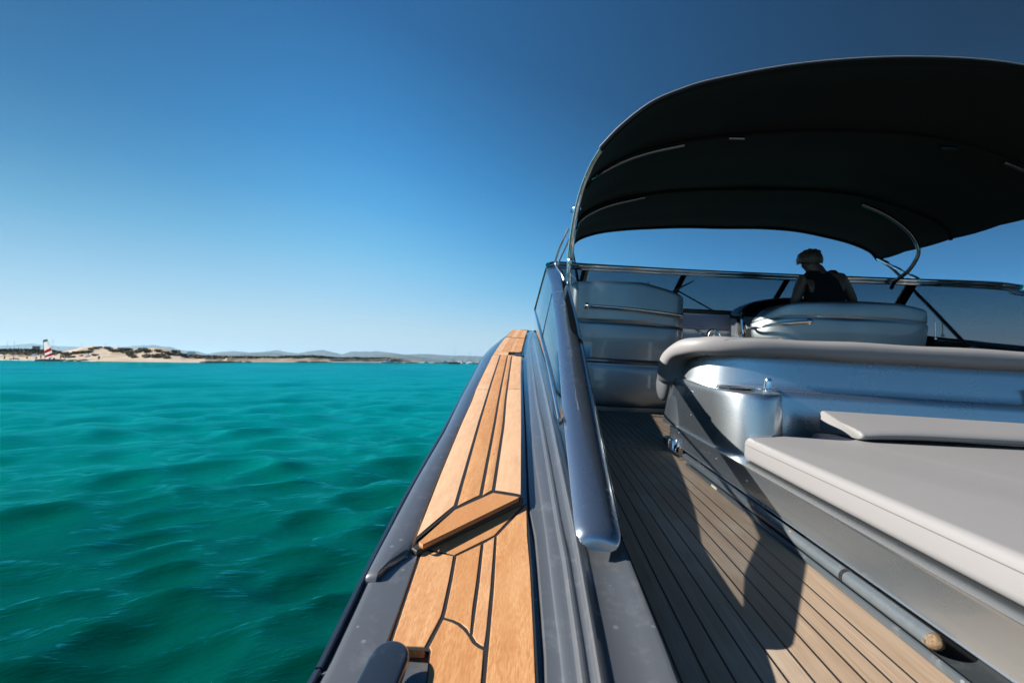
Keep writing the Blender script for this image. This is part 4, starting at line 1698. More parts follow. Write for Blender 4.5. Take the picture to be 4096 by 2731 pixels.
# depth of the sand bottom: deep by the boat, shallower towards the beach, weed patches
dist = t.math('DIVIDE', geo.outputs[1], 60.0)
dep = t.noise(t.coord((.05, .03, .05)), 1.0, 3, .5)
shal = t.math('ADD', dist, t.math('MULTIPLY', t.math('SUBTRACT', dep, .5), .14))
col = t.ramp(shal, [(.0, (.0, .032, .022)), (.04, (.0, .050, .037)), (.075, (.0, .092, .072)), (.11, (.0, .132, .112)), (.2, (.0, .172, .160)), (.5, (.0, .185, .188)), (1.0, (.0, .165, .185))])
weed = t.noise(t.coord((.012, .05, .02)), 1.0, 3, .6)
far = t.ramp(dist, [(.55, (0, 0, 0)), (1.0, (1, 1, 1))])
wm = t.math('MULTIPLY', t.ramp(weed, [(.52, (0, 0, 0)), (.62, (1, 1, 1))]), far)
col = t.mix(t.math('MULTIPLY', wm, .75), col, (.0, .095, .125))
def rot_coord(scale, ang):
    c = t.n('ShaderNodeTexCoord')
    r_ = t.n('ShaderNodeMapping', vector_type='POINT')
    r_.inputs['Rotation'].default_value = (0, 0, ang)
    t.l(c.outputs['Object'], r_.inputs['Vector'])
    s_ = t.n('ShaderNodeMapping')
    s_.inputs['Scale'].default_value = scale
    t.l(r_.outputs[0], s_.inputs['Vector'])
    return s_.outputs[0]


small = t.noise(rot_coord((2.2, 6.0, 3), R(-28)), 1.0, 4, .6)
tiny = t.noise(rot_coord((7, 20, 10), R(-22)), 1.0, 5, .62)
h = t.math('ADD', t.math('MULTIPLY', small, 1.0), t.math('MULTIPLY', tiny, .42))
nb = t.bump(h, .8, .05)
df = t.n('ShaderNodeBsdfDiffuse')
t.l(col, df.inputs['Color'])
t.l(t.bump(h, .35, .03), df.inputs['Normal'])
gl = t.n('ShaderNodeBsdfGlossy')
gl.inputs['Roughness'].default_value = .06
t.l(nb, gl.inputs['Normal'])
fr = t.n('ShaderNodeFresnel')
fr.inputs['IOR'].default_value = 1.33
t.l(nb, fr.inputs['Normal'])
# the sheen of the turquoise water keeps the colour of the lagoon, as a polarising filter shows it
mx = t.n('ShaderNodeMixShader')
gl.inputs['Color'].default_value = (.05, .62, .69, 1)
t.l(t.math('MINIMUM', t.math('MULTIPLY', fr.outputs[0], 1.1), .62), mx.inputs[0])
t.l(df.outputs[0], mx.inputs[1])
t.l(gl.outputs[0], mx.inputs[2])
t.l(mx.outputs[0], t.out.inputs['Surface'])


def sea_mesh():
    ang = np.concatenate([np.linspace(-math.pi, -1.15, 40, endpoint=False), np.linspace(-1.15, .30, 560, endpoint=False),
                          np.linspace(.30, 1.2, 90, endpoint=False), np.linspace(1.2, math.pi, 40)])
    rad = [.25]
    while rad[-1] < 16000:
        r = rad[-1]
        rad.append(r * (1.0135 if r < 260 else 1.10) + .004)
    rad = np.array(rad)
    A, Rr = np.meshgrid(ang, rad)
    X, Y = Rr * np.sin(A), Rr * np.cos(A)
    Z = np.zeros_like(X)
    DX, DY = np.zeros_like(X), np.zeros_like(X)
    rg = np.random.RandomState(11)
    for i in range(84):
        lam = .22 * (9.0 / .22) ** (i / 83.)
        th = rg.normal(R(122), R(15 if lam > 2 else 24)) if i % 4 else rg.normal(R(105), R(42))
        k = 2 * math.pi / lam
        kx, ky = k * math.cos(th), k * math.sin(th)
        a = lam * (.0105 if lam < .7 else .0075 if lam < 1.4 else (.0050 if lam < 3 else .0020))
        step = Rr * .0135 + .004
        fade = np.clip((lam / step - 2.5) / 3.5, 0, 1) * np.clip(1.6 - Rr / (lam * 140), 0, 1)
        ph = rg.uniform(0, 6.28)
        env = .65 + .7 * np.sin(kx * .13 * X - ky * .09 * Y + ph * 2) ** 2
        s = kx * X + ky * Y + ph
        Z += a * fade * env * np.cos(s)
        DX -= a * fade * env * .9 * math.cos(th) * np.sin(s)
        DY -= a * fade * env * .9 * math.sin(th) * np.sin(s)
    X, Y = X + DX, Y + DY
    n, mm_ = X.shape
    co = np.stack([X, Y, Z], -1).reshape(-1, 3)
    idx = np.arange(n * mm_).reshape(n, mm_)
    f = np.stack([idx[:-1, :-1], idx[1:, :-1], idx[1:, 1:], idx[:-1, 1:]], -1).reshape(-1, 4)[:, ::-1]
    me = bpy.data.meshes.new('sea')
    me.vertices.add(len(co))
    me.vertices.foreach_set('co', co.ravel())
    me.loops.add(f.size)
    me.loops.foreach_set('vertex_index', f.ravel())
    me.polygons.add(len(f))
    me.polygons.foreach_set('loop_start', np.arange(0, f.size, 4))
    me.polygons.foreach_set('loop_total', np.full(len(f), 4))
    me.update(calc_edges=True)
    me.shade_smooth()
    me.materials.append(SEA.mat)
    o = bpy.data.objects.new('sea', me)
    COL.objects.link(o)
    tag(o, kind='structure')
    # normals up
    if me.polygons[len(me.polygons) // 2].normal.z < 0:
        me.flip_normals()
    return o


sea_mesh()


# ------------------------------------------------------------------ the coast: bearings are given as (tangent of bearing)*1934
def W(b, D, z=0):
    return Vector(((b - 2048) / 1934 * D, D, z))


SHORE = [(-900, 176), (-300, 186), (0, 190), (400, 190), (700, 184), (820, 186), (900, 215), (1000, 262), (1320, 380), (1700, 640), (1790, 720)]
CREST = [(-900, 1412), (-300, 1414), (0, 1412), (120, 1414), (215, 1412), (255, 1405), (298, 1397), (323, 1389), (374, 1384), (425, 1387), (468, 1388), (510, 1392), (553, 1396), (616, 1391),
         (680, 1399), (723, 1409), (744, 1422), (787, 1431), (1000, 1434), (1106, 1433), (1255, 1432), (1425, 1437), (1520, 1436), (1553, 1433), (1616, 1438), (1659, 1443), (1723, 1448), (1790, 1451)]
hor = lambda b: 1427 + (b - 150) * .0124


def crest_z(b):
    D = lin(SHORE, b) + 40
    return max(.35, 1.45 + (hor(b) - lin(CREST, b)) / 1934 * D)


sand = NT('dune_sand')
sv = sand.noise(sand.coord((.25, .25, .25)), 1.0, 5, .6)
sv2 = sand.noise(sand.coord((.06, .06, .12)), 1.0, 4, .6)
cs = sand.ramp(sv, [(.3, (.35, .28, .21)), (.7, (.46, .385, .31))])
cs = sand.mix(sand.ramp(sv2, [(.50, (0, 0, 0)), (.66, (.75, .75, .75))]), cs, (.24, .20, .13))
sand.pbr(cs, .9, normal=sand.bump(sv, .6, .5), spec=.1)


def dune_pt(b, s):
    D0, Hc = lin(SHORE, b), crest_z(b)
    D = D0 - 3 + (75 if b > 900 else 105) * s
    if s < .25:
        z = -.25 + 1.0 * min(1, s / .07) * (.55 + s)
    else:
        z = .75
    k = math.exp(-((s - .42) / .14) ** 2) if s < .42 else (1 if s < .55 else max(0, 1 - (s - .55) / .4))
    z = z + (Hc - .75) * k if Hc > .75 else z * (1 - k) + Hc * k
    if s > .9:
        z -= (s - .9) * 22
    p = W(b, D)
    if Hc > 1.6:
        z += (noise.noise(Vector((p.x * .09, p.y * .09, 1))) * .75 + noise.noise(Vector((p.x * .28, p.y * .28, 5))) * .3) * min(1, k * 1.3) * (.35 + .65 * (s < .40))
    p.z = z
    return p


def coast():
    m = MB()
    rows = []
    b = -900.
    while b <= 1790:
        row = [tuple(dune_pt(b, i / 21)) for i in range(22)]
        rows.append(row)
        b += 6
    m.loft(rows)
    o = m.build('beach', sand.mat, None, ang=80)
    tag(o, kind='structure')
    return o


coast()

# foam line and rocks at the water's edge
foam = simple('foam', (.75, .77, .78), .8)
rockm = NT('shore_rock')
rv = rockm.noise(rockm.coord((1.5, 1.5, 1.5)), 1.0, 5)
rockm.pbr(rockm.ramp(rv, [(.3, (.06, .05, .04)), (.7, (.19, .155, .12))]), .9)
m = MB()
for b0 in range(-320, 380, 9):
    for q in range(2):
        D = lin(SHORE, b0) - 2.2 - random.random() * 2.5
        p = W(b0 + random.uniform(-4, 4), D, .05)
        m.ball((p.x, p.y, .02), (random.uniform(.3, 1.1), .25, random.uniform(.05, .16)), 7, 4)
o = m.build('foam_line', foam, None)
tag(o, 'broken white foam along the edge of the beach', 'foam', kind='stuff')


def rocks(b0, b1, n, hmax, label):
    m = MB()
    c = W((b0 + b1) / 2, lin(SHORE, (b0 + b1) / 2), 0)
    for k in range(n):
        b = random.uniform(b0, b1)
        p = W(b, lin(SHORE, b) - random.uniform(.5, 4), 0)
        s = random.uniform(.4, 1.3)
        rows = []
        for i in range(6):
            a = -math.pi / 2 + math.pi * i / 5
            rows.append([(p.x + s * 1.5 * max(.05, math.cos(a)) * math.cos(q * .898) * (1 + .3 * noise.noise(Vector((k, q, i)))),
                          p.y + s * max(.05, math.cos(a)) * math.sin(q * .898), .1 + hmax * s * (.6 + .4 * noise.noise(Vector((k * 2, q, i)))) * math.sin(a)) for q in range(7)])
        m.loft(rows, closed=True, caps=True)
    o = m.build('rock_shelf', rockm.mat, None, base=c, smooth=False)
    o.location = c
    tag(o, label, 'rocks', kind='stuff')


rocks(168, 330, 60, .8, 'low dark rock shelf at the waterline below the striped sail')
rocks(812, 1010, 55, .9, 'long dark rock shelf at the waterline right of the high dune')
rocks(1185, 1325, 45, 1.1, 'dark rock shelf on the middle of the far sandy shore')

# ---- vegetation
vegs = []
for nm, a_, b_ in (('scrub_dry', (.085, .08, .045), (.19, .16, .10)), ('scrub_green', (.035, .055, .022), (.085, .10, .045)), ('pine_green', (.022, .036, .017), (.05, .066, .03))):
    t = NT(nm)
    nn = t.noise(t.coord((.9, .9, .9)), 1.0, 4)
    t.pbr(t.ramp(nn, [(.3, a_), (.7, b_)]), .85, spec=.1)
    vegs.append(t.mat)


def bush_mesh(name, mat, seed, n=230, w=1.0, h=.75):
    rg = random.Random(seed)
    m = MB()
    lob = [(rg.uniform(-.6, .6), rg.uniform(-.5, .5), rg.uniform(.15, .45), rg.uniform(.35, .6)) for _ in range(6)]
    for _ in range(n):
        lx, ly, lz, lr = rg.choice(lob)
        d = Vector((rg.gauss(0, 1), rg.gauss(0, 1), rg.gauss(.25, .8))).normalized() * lr * rg.uniform(.75, 1.05)
        c = Vector(((lx + d.x) * w, (ly + d.y) * w, max(.02, (lz + d.z) * h)))
        u = Vector((rg.uniform(-1, 1), rg.uniform(-1, 1), rg.uniform(-1, 1))).normalized()
        q = u.cross(Vector((rg.uniform(-1, 1), rg.uniform(-1, 1), rg.uniform(-1, 1)))).normalized()
        s = rg.uniform(.10, .2)
        m.add([c - u * s, c - q * s * .6, c + u * s, c + q * s * .6], [(0, 1, 2, 3)])
    # woody core
    m.ball((0, 0, h * .2), (.62 * w, .55 * w, h * .42), 9, 6)
    me_o = m.build(name, mat, None, smooth=False)
    return me_o


protos = [bush_mesh('dune_shrub', vegs[0], 1), bush_mesh('dune_shrub', vegs[0], 2, 230, 1.3, .6), bush_mesh('dune_shrub', vegs[1], 3, 200, 1.1, .7)]
used = [False] * 3
SH = [(270, 1415, 3.0, 0), (292, 1412, 3.2, 1), (310, 1409, 2.6, 0), (333, 1408, 3.0, 2), (352, 1404, 2.8, 2), (366, 1391, 1.8, 0), (378, 1387, 1.8, 0), (396, 1387, 1.7, 0), (435, 1391, 2.6, 0),
      (448, 1396, 2.8, 1), (460, 1400, 2.8, 0), (473, 1402, 2.8, 0), (486, 1391, 2.0, 0), (505, 1400, 3.0, 0), (515, 1408, 3.2, 1), (528, 1418, 3.0, 0), (539, 1424, 2.8, 0), (556, 1402, 3.2, 1),
      (574, 1398, 3.0, 0), (590, 1404, 3.2, 0), (604, 1418, 3.4, 1), (618, 1424, 3.0, 0), (592, 1424, 3.0, 0), (636, 1400, 2.4, 0), (655, 1420, 3.2, 0), (668, 1424, 3.0, 1), (671, 1408, 2.6, 0), (682, 1413, 2.6, 0),
      (703, 1407, 2.8, 0), (716, 1413, 2.8, 1), (730, 1420, 2.8, 0), (740, 1424, 2.4, 0), (530, 1410, 2.2, 2), (345, 1420, 2.2, 1), (284, 1424, 2.6, 0), (262, 1424, 2.4, 1), (385, 1416, 2.0, 1)]


def ground_z(b, ypx, D):
    return 1.45 + (hor(b) - ypx) / 1934 * D


for k, (b, y, s, kind) in enumerate(SH):
    best = min((abs(hor(b) + (1.45 - dune_pt(b, q / 60).z) / dune_pt(b, q / 60).y * 1934 - (y + 4)), q) for q in range(4, 27))
    loc = dune_pt(b, best[1] / 60)
    o = protos[kind]
    if used[kind]:
        o = o.copy()
        COL.objects.link(o)
    used[kind] = True
    o.location = loc - Vector((0, 0, .15))
    o.scale = (s * .72, s * .72, s * .66 * (.8 + .35 * random.random()))
    o.rotation_euler = (0, 0, random.uniform(0, 6.28))
    lab = 'grey brown scrub bush growing on the pale sand dune behind the beach' if kind != 2 else 'greener scrub bush on the left flank of the pale sand dune'
    tag(o, lab, 'bush', 'scrub bushes on the dune' if kind != 2 else 'greener bushes on the dune')


def thicket(name, spans, mat, label, lw, seed):
    """a belt of scrub that reads as one mass"""
    rg = random.Random(seed)
    m = MB()
    for b0, b1, topf, n, dd in spans:
        for _ in range(n):
            b = rg.uniform(b0, b1)
            D = lin(SHORE, b) + dd + rg.uniform(-8, 14)
            base = crest_z(b) * .75
            ztop = 1.45 + (hor(b) - lin(topf, b) - rg.uniform(-1, 2.6)) / 1934 * D
            for q in range(7):
                c = W(b, D, base + (max(ztop, base + .2) - base) * rg.random() ** .7)
                c += Vector((rg.gauss(0, lw), rg.gauss(0, lw), 0))
                u = Vector((rg.uniform(-1, 1), rg.uniform(-1, 1), rg.uniform(-1, 1))).normalized()
                w = u.cross(Vector((rg.uniform(-1, 1), rg.uniform(-1, 1), rg.uniform(-1, 1)))).normalized()
                s = rg.uniform(.22, .55) * D / 220
                m.add([c - u * s, c - w * s * .7, c + u * s, c + w * s * .7], [(0, 1, 2, 3)])
    o = m.build(name, mat, None, smooth=False)
    tag(o, label, 'scrub', kind='stuff')


thicket('scrub_belt', [(-700, 262, [(-700, 1403), (0, 1396), (60, 1394), (128, 1395), (213, 1400), (262, 1406)], 900, 52)], vegs[2],
        'dark evergreen scrub covering the low land left of the dune', .9, 4)
thicket('scrub_belt', [(-700, 275, [(-700, 1412), (0, 1409), (275, 1409)], 700, 34)], vegs[0], 'dry brown scrub on the sand bank behind the left beach', .8, 5)
thicket('scrub_belt', [(760, 1010, [(760, 1419), (800, 1421), (900, 1424), (1010, 1427)], 500, 38)], vegs[0], 'dry scrub along the low bank right of the dune', .8, 6)
thicket('scrub_belt', [(985, 1340, [(985, 1424), (1040, 1427), (1106, 1427), (1150, 1424), (1255, 1421), (1320, 1427), (1340, 1430)], 1100, 40),
                       (1340, 1625, [(1340, 1431), (1425, 1429), (1490, 1431), (1553, 1431), (1625, 1439)], 700, 40)], vegs[1],
        'dark green scrub belt along the far sandy shore', 1.0, 8)

# ---- hills beyond
hillm = NT('hill_slopes')
hn = hillm.noise(hillm.coord((.002, .002, .004)), 1.0, 5)
hillm.pbr(hillm.ramp(hn, [(.35, (.035, .05, .035)), (.7, (.085, .09, .065))]), .95, spec=.05)


def ridge(prof, D, depth, seed):
    m = MB()
    rows = []
    b = prof[0][0]
    while b <= prof[-1][0]:
        y = lin(prof, b)
        H = max(2., (hor(b) - y) / 1934 * D) + 1.45
        H += noise.noise(Vector((b * .03, seed, 0))) * H * .05 + noise.noise(Vector((b * .11, seed, 3))) * H * .025
        row = []
        for s, k in ((-1, -.06), (-.72, .22), (-.45, .5), (-.2, .82), (0, 1), (.3, .8), (.7, .35), (1, -.05)):
            p = W(b, D + s * depth)
            w = noise.noise(Vector((b * .05, s * 2, seed))) * .12 * H * (1 if 0 < k < 1 else 0)
            row.append((p.x, p.y, H * k + w))
        rows.append(row)
        b += 7
    m.loft(rows)
    o = m.build('hills', hillm.mat, None, ang=80)
    tag(o, kind='structure')


ridge([(-500, 1390), (-200, 1380), (0, 1383), (60, 1379), (128, 1373), (204, 1383), (306, 1386), (420, 1394), (531, 1383), (604, 1380), (680, 1387), (723, 1400), (787, 1404), (830, 1415), (872, 1408),
       (940, 1403), (1000, 1410), (1050, 1407), (1106, 1400), (1140, 1406), (1191, 1413), (1240, 1405), (1289, 1398), (1330, 1408), (1370, 1417), (1404, 1406), (1450, 1406), (1502, 1404), (1560, 1410),
       (1620, 1418), (1680, 1415), (1740, 1417), (1787, 1421), (1893, 1423), (1960, 1427), (2100, 1432), (2400, 1440)], 9000, 1500, 1)
ridge([(760, 1424), (850, 1418), (960, 1413), (1040, 1410), (1085, 1408), (1130, 1415), (1180, 1424), (1260, 1430), (1400, 1432), (1490, 1425), (1540, 1419), (1587, 1415), (1640, 1422), (1700, 1430), (1760, 1440), (1800, 1447)], 6000, 700, 2)
# ------------------------------------------------------------------ craft off the beach
hullw = simple('white_hull', (.55, .56, .57), .35, 0, .3)
hulld = simple('dark_hull', (.035, .045, .06), .35, 0, .3)
mastm = simple('mast_alloy', (.28, .29, .30), .4, .7)
glassd = simple('dark_window', (.02, .025, .03), .2)
redm = simple('red_cloth', (.50, .03, .03), .8)
def sailcloth(name, col_):
    t_ = NT(name)
    d_, r_ = t_.n('ShaderNodeBsdfDiffuse'), t_.n('ShaderNodeBsdfTranslucent')
    d_.inputs[0].default_value = (*col_, 1)
    r_.inputs[0].default_value = (*col_, 1)
    x_ = t_.n('ShaderNodeMixShader')
    x_.inputs[0].default_value = .55
    t_.l(d_.outputs[0], x_.inputs[1])
    t_.l(r_.outputs[0], x_.inputs[2])
    t_.l(x_.outputs[0], t_.out.inputs['Surface'])
    return t_.mat


sailred = sailcloth('red_sailcloth', (.62, .03, .035))
sailwhite = sailcloth('white_sailcloth', (.85, .85, .83))
sailgrey = sailcloth('grey_green_sailcloth', (.22, .27, .26))
whitecloth = simple('white_cloth', (.74, .74, .72), .85)
headm = simple('grey_green_cloth', (.12, .16, .15), .8)


def wl(b, D, dy=0):
    return W(b, D, dy)


def hull_loft(m, L, B, H, bowrake=.12, mi=0, taper=.9):
    """hull along +x (bow), waterline at z=0"""
    rows = []
    for i in range(13):
        t = i / 12
        w = B / 2 * (1 - max(0, (t - .45) / .55) ** 2.2) * (taper + (1 - taper) * min(1, t * 4))
        w = max(w, .03)
        sh = H * (1 + .28 * t * t)
        x = -L / 2 + L * t
        rows.append([(x, -w * .55, -.25 * H), (x + bowrake * L * t * .5, -w * .92, H * .3), (x + bowrake * L * t, -w, sh), (x + bowrake * L * t, w, sh),
                     (x + bowrake * L * t * .5, w * .92, H * .3), (x, w * .55, -.25 * H)])
    m.loft(rows, mi, closed=True, caps=True)


def fchild(mb, name, mat, root, base=(0, 0, 0), smooth=True):
    o = mb.build(name, mat, None, base=base, smooth=smooth)
    o.parent = root
    return o


def place(loc, rz, name, label, cat, group=None, sc_=1.0):
    mt = Matrix.Translation(loc) @ Matrix.Rotation(rz, 4, 'Z') @ Matrix.Scale(sc_, 4)
    return empty(name, mt, label, cat, group)


def copy_tree(o, parent=None):
    c = o.copy()
    COL.objects.link(c)
    if parent is not None:
        c.parent = parent
    for ch in [x for x in bpy.data.objects if x.parent == o]:
        copy_tree(ch, c)
    return c


# sailing catamaran with a red and white striped sail, close to the beach
D = 172.
k = D / 1934. / math.cos(math.atan((2048 - 188) / 1934))
cat = place(W(188, D, 0), math.atan((2048 - 188) / 1934), 'sailing_catamaran', 'beach catamaran under a white sail with two slanting red stripes, near the left shore', 'sailboat')
P = lambda x, y: ((x - 188) * D / 1934 / 1.38, (1434.5 - y) * D / 1934)
hl = [(172.6, 1351), (174.8, 1368), (177.6, 1385), (180, 1402), (182.5, 1417), (186.5, 1427.5)]
hr = [(187, 1346.5), (196.5, 1360), (203.5, 1377), (209, 1394), (213.5, 1410), (217, 1421)]


def sail_pt(u, vv):
    a = lin([(i / 5, p[0]) for i, p in enumerate(hl)], vv), lin([(i / 5, p[1]) for i, p in enumerate(hl)], vv)
    b = lin([(i / 5, p[0]) for i, p in enumerate(hr)], vv), lin([(i / 5, p[1]) for i, p in enumerate(hr)], vv)
    x, z = P(a[0] + (b[0] - a[0]) * u, a[1] + (b[1] - a[1]) * u)
    return (x, .35 * math.sin(math.pi * u) * (1 - .4 * vv) - .2 + .25 * (x + .5), z)


def sail_band(v0, v1, nm, mat, root, skew=.0):
    m = MB()
    fr, bk = [], []
    for i in range(9):
        vv = v0 + (v1 - v0) * i / 8
        r = [sail_pt(u / 6, min(1, max(0, vv - skew * (u / 6)))) for u in range(7)]
        fr.append(r)
        bk.append([(x, y + .03, z) for x, y, z in r])
    rows = [a + b[::-1] for a, b in zip(fr, bk)]
    m.loft(rows, closed=True, caps=True)
    return fchild(m, nm, mat, root)


S = .10
sail = sail_band(0, .11, 'sail_head', sailgrey, cat)
o = sail_band(.11, .50, 'sail', sailwhite, cat, .06)
for a, b, mt, nm in ((.50, .63, sailred, 'sail_stripe'), (.63, .745, sailwhite, 'sail_panel'), (.745, .87, sailred, 'sail_stripe'), (.87, 1.0, sailwhite, 'sail_panel')):
    q = sail_band(a, b, nm, mt, cat, .06 if a > .5 else .06)
m = MB()
for i, (u0, u1) in enumerate(((.50, .56), (.60, .65), (.69, .75), (.79, .85))):
    a, b = sail_pt(u0, .925), sail_pt(u1, .905)
    c, d = sail_pt(u1, .955), sail_pt(u0, .975)
    m.add([(x, y - .03, z) for x, y, z in (a, b, c, d)], [(0, 1, 2, 3)])
fchild(m, 'sail_numbers', hulld, cat)
m = MB()
x0, z0 = P(171.6, 1350)
x1, z1 = P(184, 1431)
m.tube([(x0, -.25 + .25 * (x0 + .5), z0), ((x0 + x1) / 2 - .05, -.25 + .25 * ((x0 + x1) / 2 + .45), (z0 + z1) / 2), (x1, -.25 + .25 * (x1 + .5), z1)], .07, 7)
fchild(m, 'mast', mastm, cat)
for yy in (-1.1, 1.1):
    m = MB()
    hull_loft(m, 6.2, .55, .5, .06)
    m.v = [(x + .3, y + yy, z + .05) for x, y, z in m.v]
    fchild(m, 'hull', simple('pale_pink_hull', (.55, .42, .42), .4) if yy < 0 else hullw, cat)
m = MB()
m.box((.1, 0, .62), (2.2, 2.3, .08))
m.box((2.0, .1, .85), (.5, .4, .7))
m.box((.9, -.5, .9), (.4, .4, .6))
fchild(m, 'trampoline', hulld, cat)


def sailboat(root, dark=True, mast_h=13., L=11., detail=True):
    m = MB()
    hull_loft(m, L, 3.2, 1.15)
    fchild(m, 'hull', hulld if dark else hullw, root)
    m = MB()
    m.slab([(-L * .30, -.95), (L * .16, -.75), (L * .22, 0), (L * .16, .75), (-L * .30, .95)], 1.1, 1.75, .15, 3)
    fchild(m, 'cabin', hullw, root)
    m = MB()
    m.box((-L * .05, -.93, 1.5), (L * .26, .06, .2))
    fchild(m, 'cabin_window', glassd, root)
    m = MB()
    m.tube([(L * .06, 0, 1.2), (L * .06, 0, mast_h)], [.11, .07], 8)
    m.tube([(L * .06, 0, 2.6), (-L * .36, 0, 2.7)], .08, 7)
    m.tube([(L * .06, -.02, mast_h * .62), (L * .06, -1.0, mast_h * .63)], .03, 5)
    m.tube([(L * .06, .02, mast_h * .62), (L * .06, 1.0, mast_h * .63)], .03, 5)
    fchild(m, 'mast', mastm, root)
    m = MB()
    m.tube([(L * .55, 0, 1.5), (L * .06, 0, mast_h * .97)], .03, 5)
    m.tube([(-L * .48, 0, 1.3), (L * .06, 0, mast_h * .97)], .025, 5)
    fchild(m, 'rigging', mastm, root)
    m = MB()
    m.tube([(L * .03, 0, 2.82), (-L * .34, 0, 2.92)], [.18, .12], 8)
    fchild(m, 'furled_sail', simple('blue_sail_cover', (.05, .07, .12), .8), root)


# moored off the right part of the shore
a = place(W(1818, 400), R(4), 'sailboat', 'dark hulled sailboat with the tallest mast, moored near the yacht bow', 'sailboat')
sailboat(a, True, 13.6, 9.0)
b = place(W(1882, 520), R(160), 'sailboat', 'white sailboat with the taller of the two thin masts right of the dark hulled sailboat', 'sailboat')
sailboat(b, False, 13.0, 8.0)
c = place(W(1870, 640), R(10), 'sailboat', 'small far white sailboat with a short bare mast, left of the taller white sailboat', 'sailboat')
sailboat(c, False, 12.0, 7.5)
c = place(W(1916, 640), R(170), 'sailboat', 'small pale sailboat half hidden at the edge of the yacht gunwale', 'sailboat')
sailboat(c, False, 7.0, 7.0)


def motorboat(root, L=9.5, dark=False, fly=True):
    m = MB()
    hull_loft(m, L, 2.9, 1.05, .1)
    fchild(m, 'hull', hulld if dark else hullw, root)
    m = MB()
    rows = []
    for x, z0, z1, w in ((-L * .30, 1.0, 1.3, 1.0), (-L * .22, 1.0, 2.35, 1.05), (L * .02, 1.05, 2.45, 1.0), (L * .16, 1.1, 1.75, .9), (L * .34, 1.2, 1.35, .6)):
        rows.append([(x, -w, z0), (x, -w * .85, z1), (x, w * .85, z1), (x, w, z0)])
    m.loft(rows, closed=True, caps=True)
    fchild(m, 'cabin', hullw, root)
    m = MB()
    for s in (-1, 1):
        m.add([(-L * .2, s * 1.02, 1.65), (L * .02, s * 1.0, 1.7), (L * .12, s * .95, 1.6), (L * .02, s * .92, 2.15), (-L * .19, s * .97, 2.1)], [(0, 1, 2, 3, 4)])
    fchild(m, 'cabin_window', glassd, root)
    if fly:
        m = MB()
        m.tube([(-L * .22, -.9, 2.3), (-L * .26, -.85, 3.0), (-L * .26, .85, 3.0), (-L * .22, .9, 2.3)], .09, 7)
        fchild(m, 'radar_arch', hullw, root)


a = place(W(1549, 365), R(178), 'motorboat', 'white motorboat with a sloping cabin, leftmost of the craft moored off the far shore', 'motorboat')
motorboat(a)
a = place(W(1842, 470), R(150), 'motorboat', 'white motorboat partly hidden behind the dark hulled sailboat', 'motorboat')
motorboat(a, 8.5)
a = place(W(1784, 500), R(5), 'motorboat', 'white motorboat moored just left of the dark hulled sailboat', 'motorboat')
motorboat(a, 9.0)
a = place(W(1705, 560), R(180), 'motorboat', 'tiny white motorboat at the far tip of the sandy spit', 'motorboat')
motorboat(a, 6.0)


def rib(root, L=6.5):
    m = MB()
    for s in (-1, 1):
        m.tube([(-L / 2, s * .95, .45), (L * .1, s * .98, .48), (L * .34, s * .6, .6), (L * .48, s * .08, .72)], [.26, .26, .24, .18], 9)
    m.slab([(-L * .48, -.8), (L * .25, -.8), (L * .4, 0), (L * .25, .8), (-L * .48, .8)], .1, .4, .05, 2)
    fchild(m, 'tube', hulld, root)
    m = MB()
    m.box((-L * .05, 0, .85), (.7, .6, .8))
    m.box((-L * .22, 0, .7), (.5, .8, .5))
    fchild(m, 'console', simple('grey_console', (.3, .3, .3), .6), root)
    m = MB()
    m.box((-L * .5, 0, .75), (.4, .4, .8))
    fchild(m, 'outboard_motor', hulld, root)


a = place(W(1592, 380), R(175), 'inflatable_boat', 'dark inflatable boat close behind the leftmost white motorboat', 'dinghy')
rib(a, 7)
for bb, DD, rz, lab in ((1638, 430, 20, 'dark inflatable boat with a pale bow on open water, midway between the motorboats'), (1656, 440, 185, 'dark inflatable boat, right one of a close pair'),
                        (1752, 470, 10, 'low dark boat moored left of the white motorboat and sailboat'), (1906, 430, 180, 'dark low boat moored at the edge of the yacht gunwale')):
    q = copy_tree(a)
    q.matrix_world = Matrix.Translation(W(bb, DD)) @ Matrix.Rotation(R(rz), 4, 'Z')
    tag(q, lab, 'dinghy', 'dark small boats off the far shore')
a['group'] = 'dark small boats off the far shore'

# masts standing up behind the sand spit: boats in the anchorage on its other side
first = None
for bb, top, lab in ((25, 1364, 'moored sailboat behind the spit whose mast is the tall one nearest the left edge'), (52, 1362, 'moored sailboat behind the spit with the tall mast left of the tower house'),
                     (170, 1367, 'moored sailboat behind the spit, its mast just left of the striped sail'), (206, 1357, 'moored sailboat behind the spit, its mast just right of the striped sail'),
                     (232, 1386, 'moored sailboat behind the spit with a short mast at the foot of the dune'), (323, 1367, 'moored sailboat whose mast rises over the left shoulder of the dune'),
                     (418, 1373, 'moored sailboat with a mast tip over the top of the dune'), (470, 1377, 'moored sailboat showing the shortest mast tip over the dune'),
                     (571, 1375, 'moored sailboat whose mast rises over the right half of the dune'), (1226, 1395, 'moored sailboat, left of a pair of masts over the green scrub'),
                     (1240, 1397, 'moored sailboat, right of a pair of masts over the green scrub')):
    DD = 420 if bb < 900 else 520
    if first is None:
        first = q = place(W(bb, DD), R(20), 'moored_sailboat', lab, 'sailboat', 'sailboats anchored behind the sand spit')
        sailboat(q, False, 14, 11)
        h0 = 14.
    else:
        q = copy_tree(first)
    hh = 1.45 + (hor(bb) - top) / 1934 * DD
    s = hh / 14.
    q.matrix_world = Matrix.Translation(W(bb, DD)) @ Matrix.Rotation(R(20 + 9 * (bb % 7)), 4, 'Z') @ Matrix.Scale(s, 4)
    tag(q, lab, 'sailboat', 'sailboats anchored behind the sand spit')


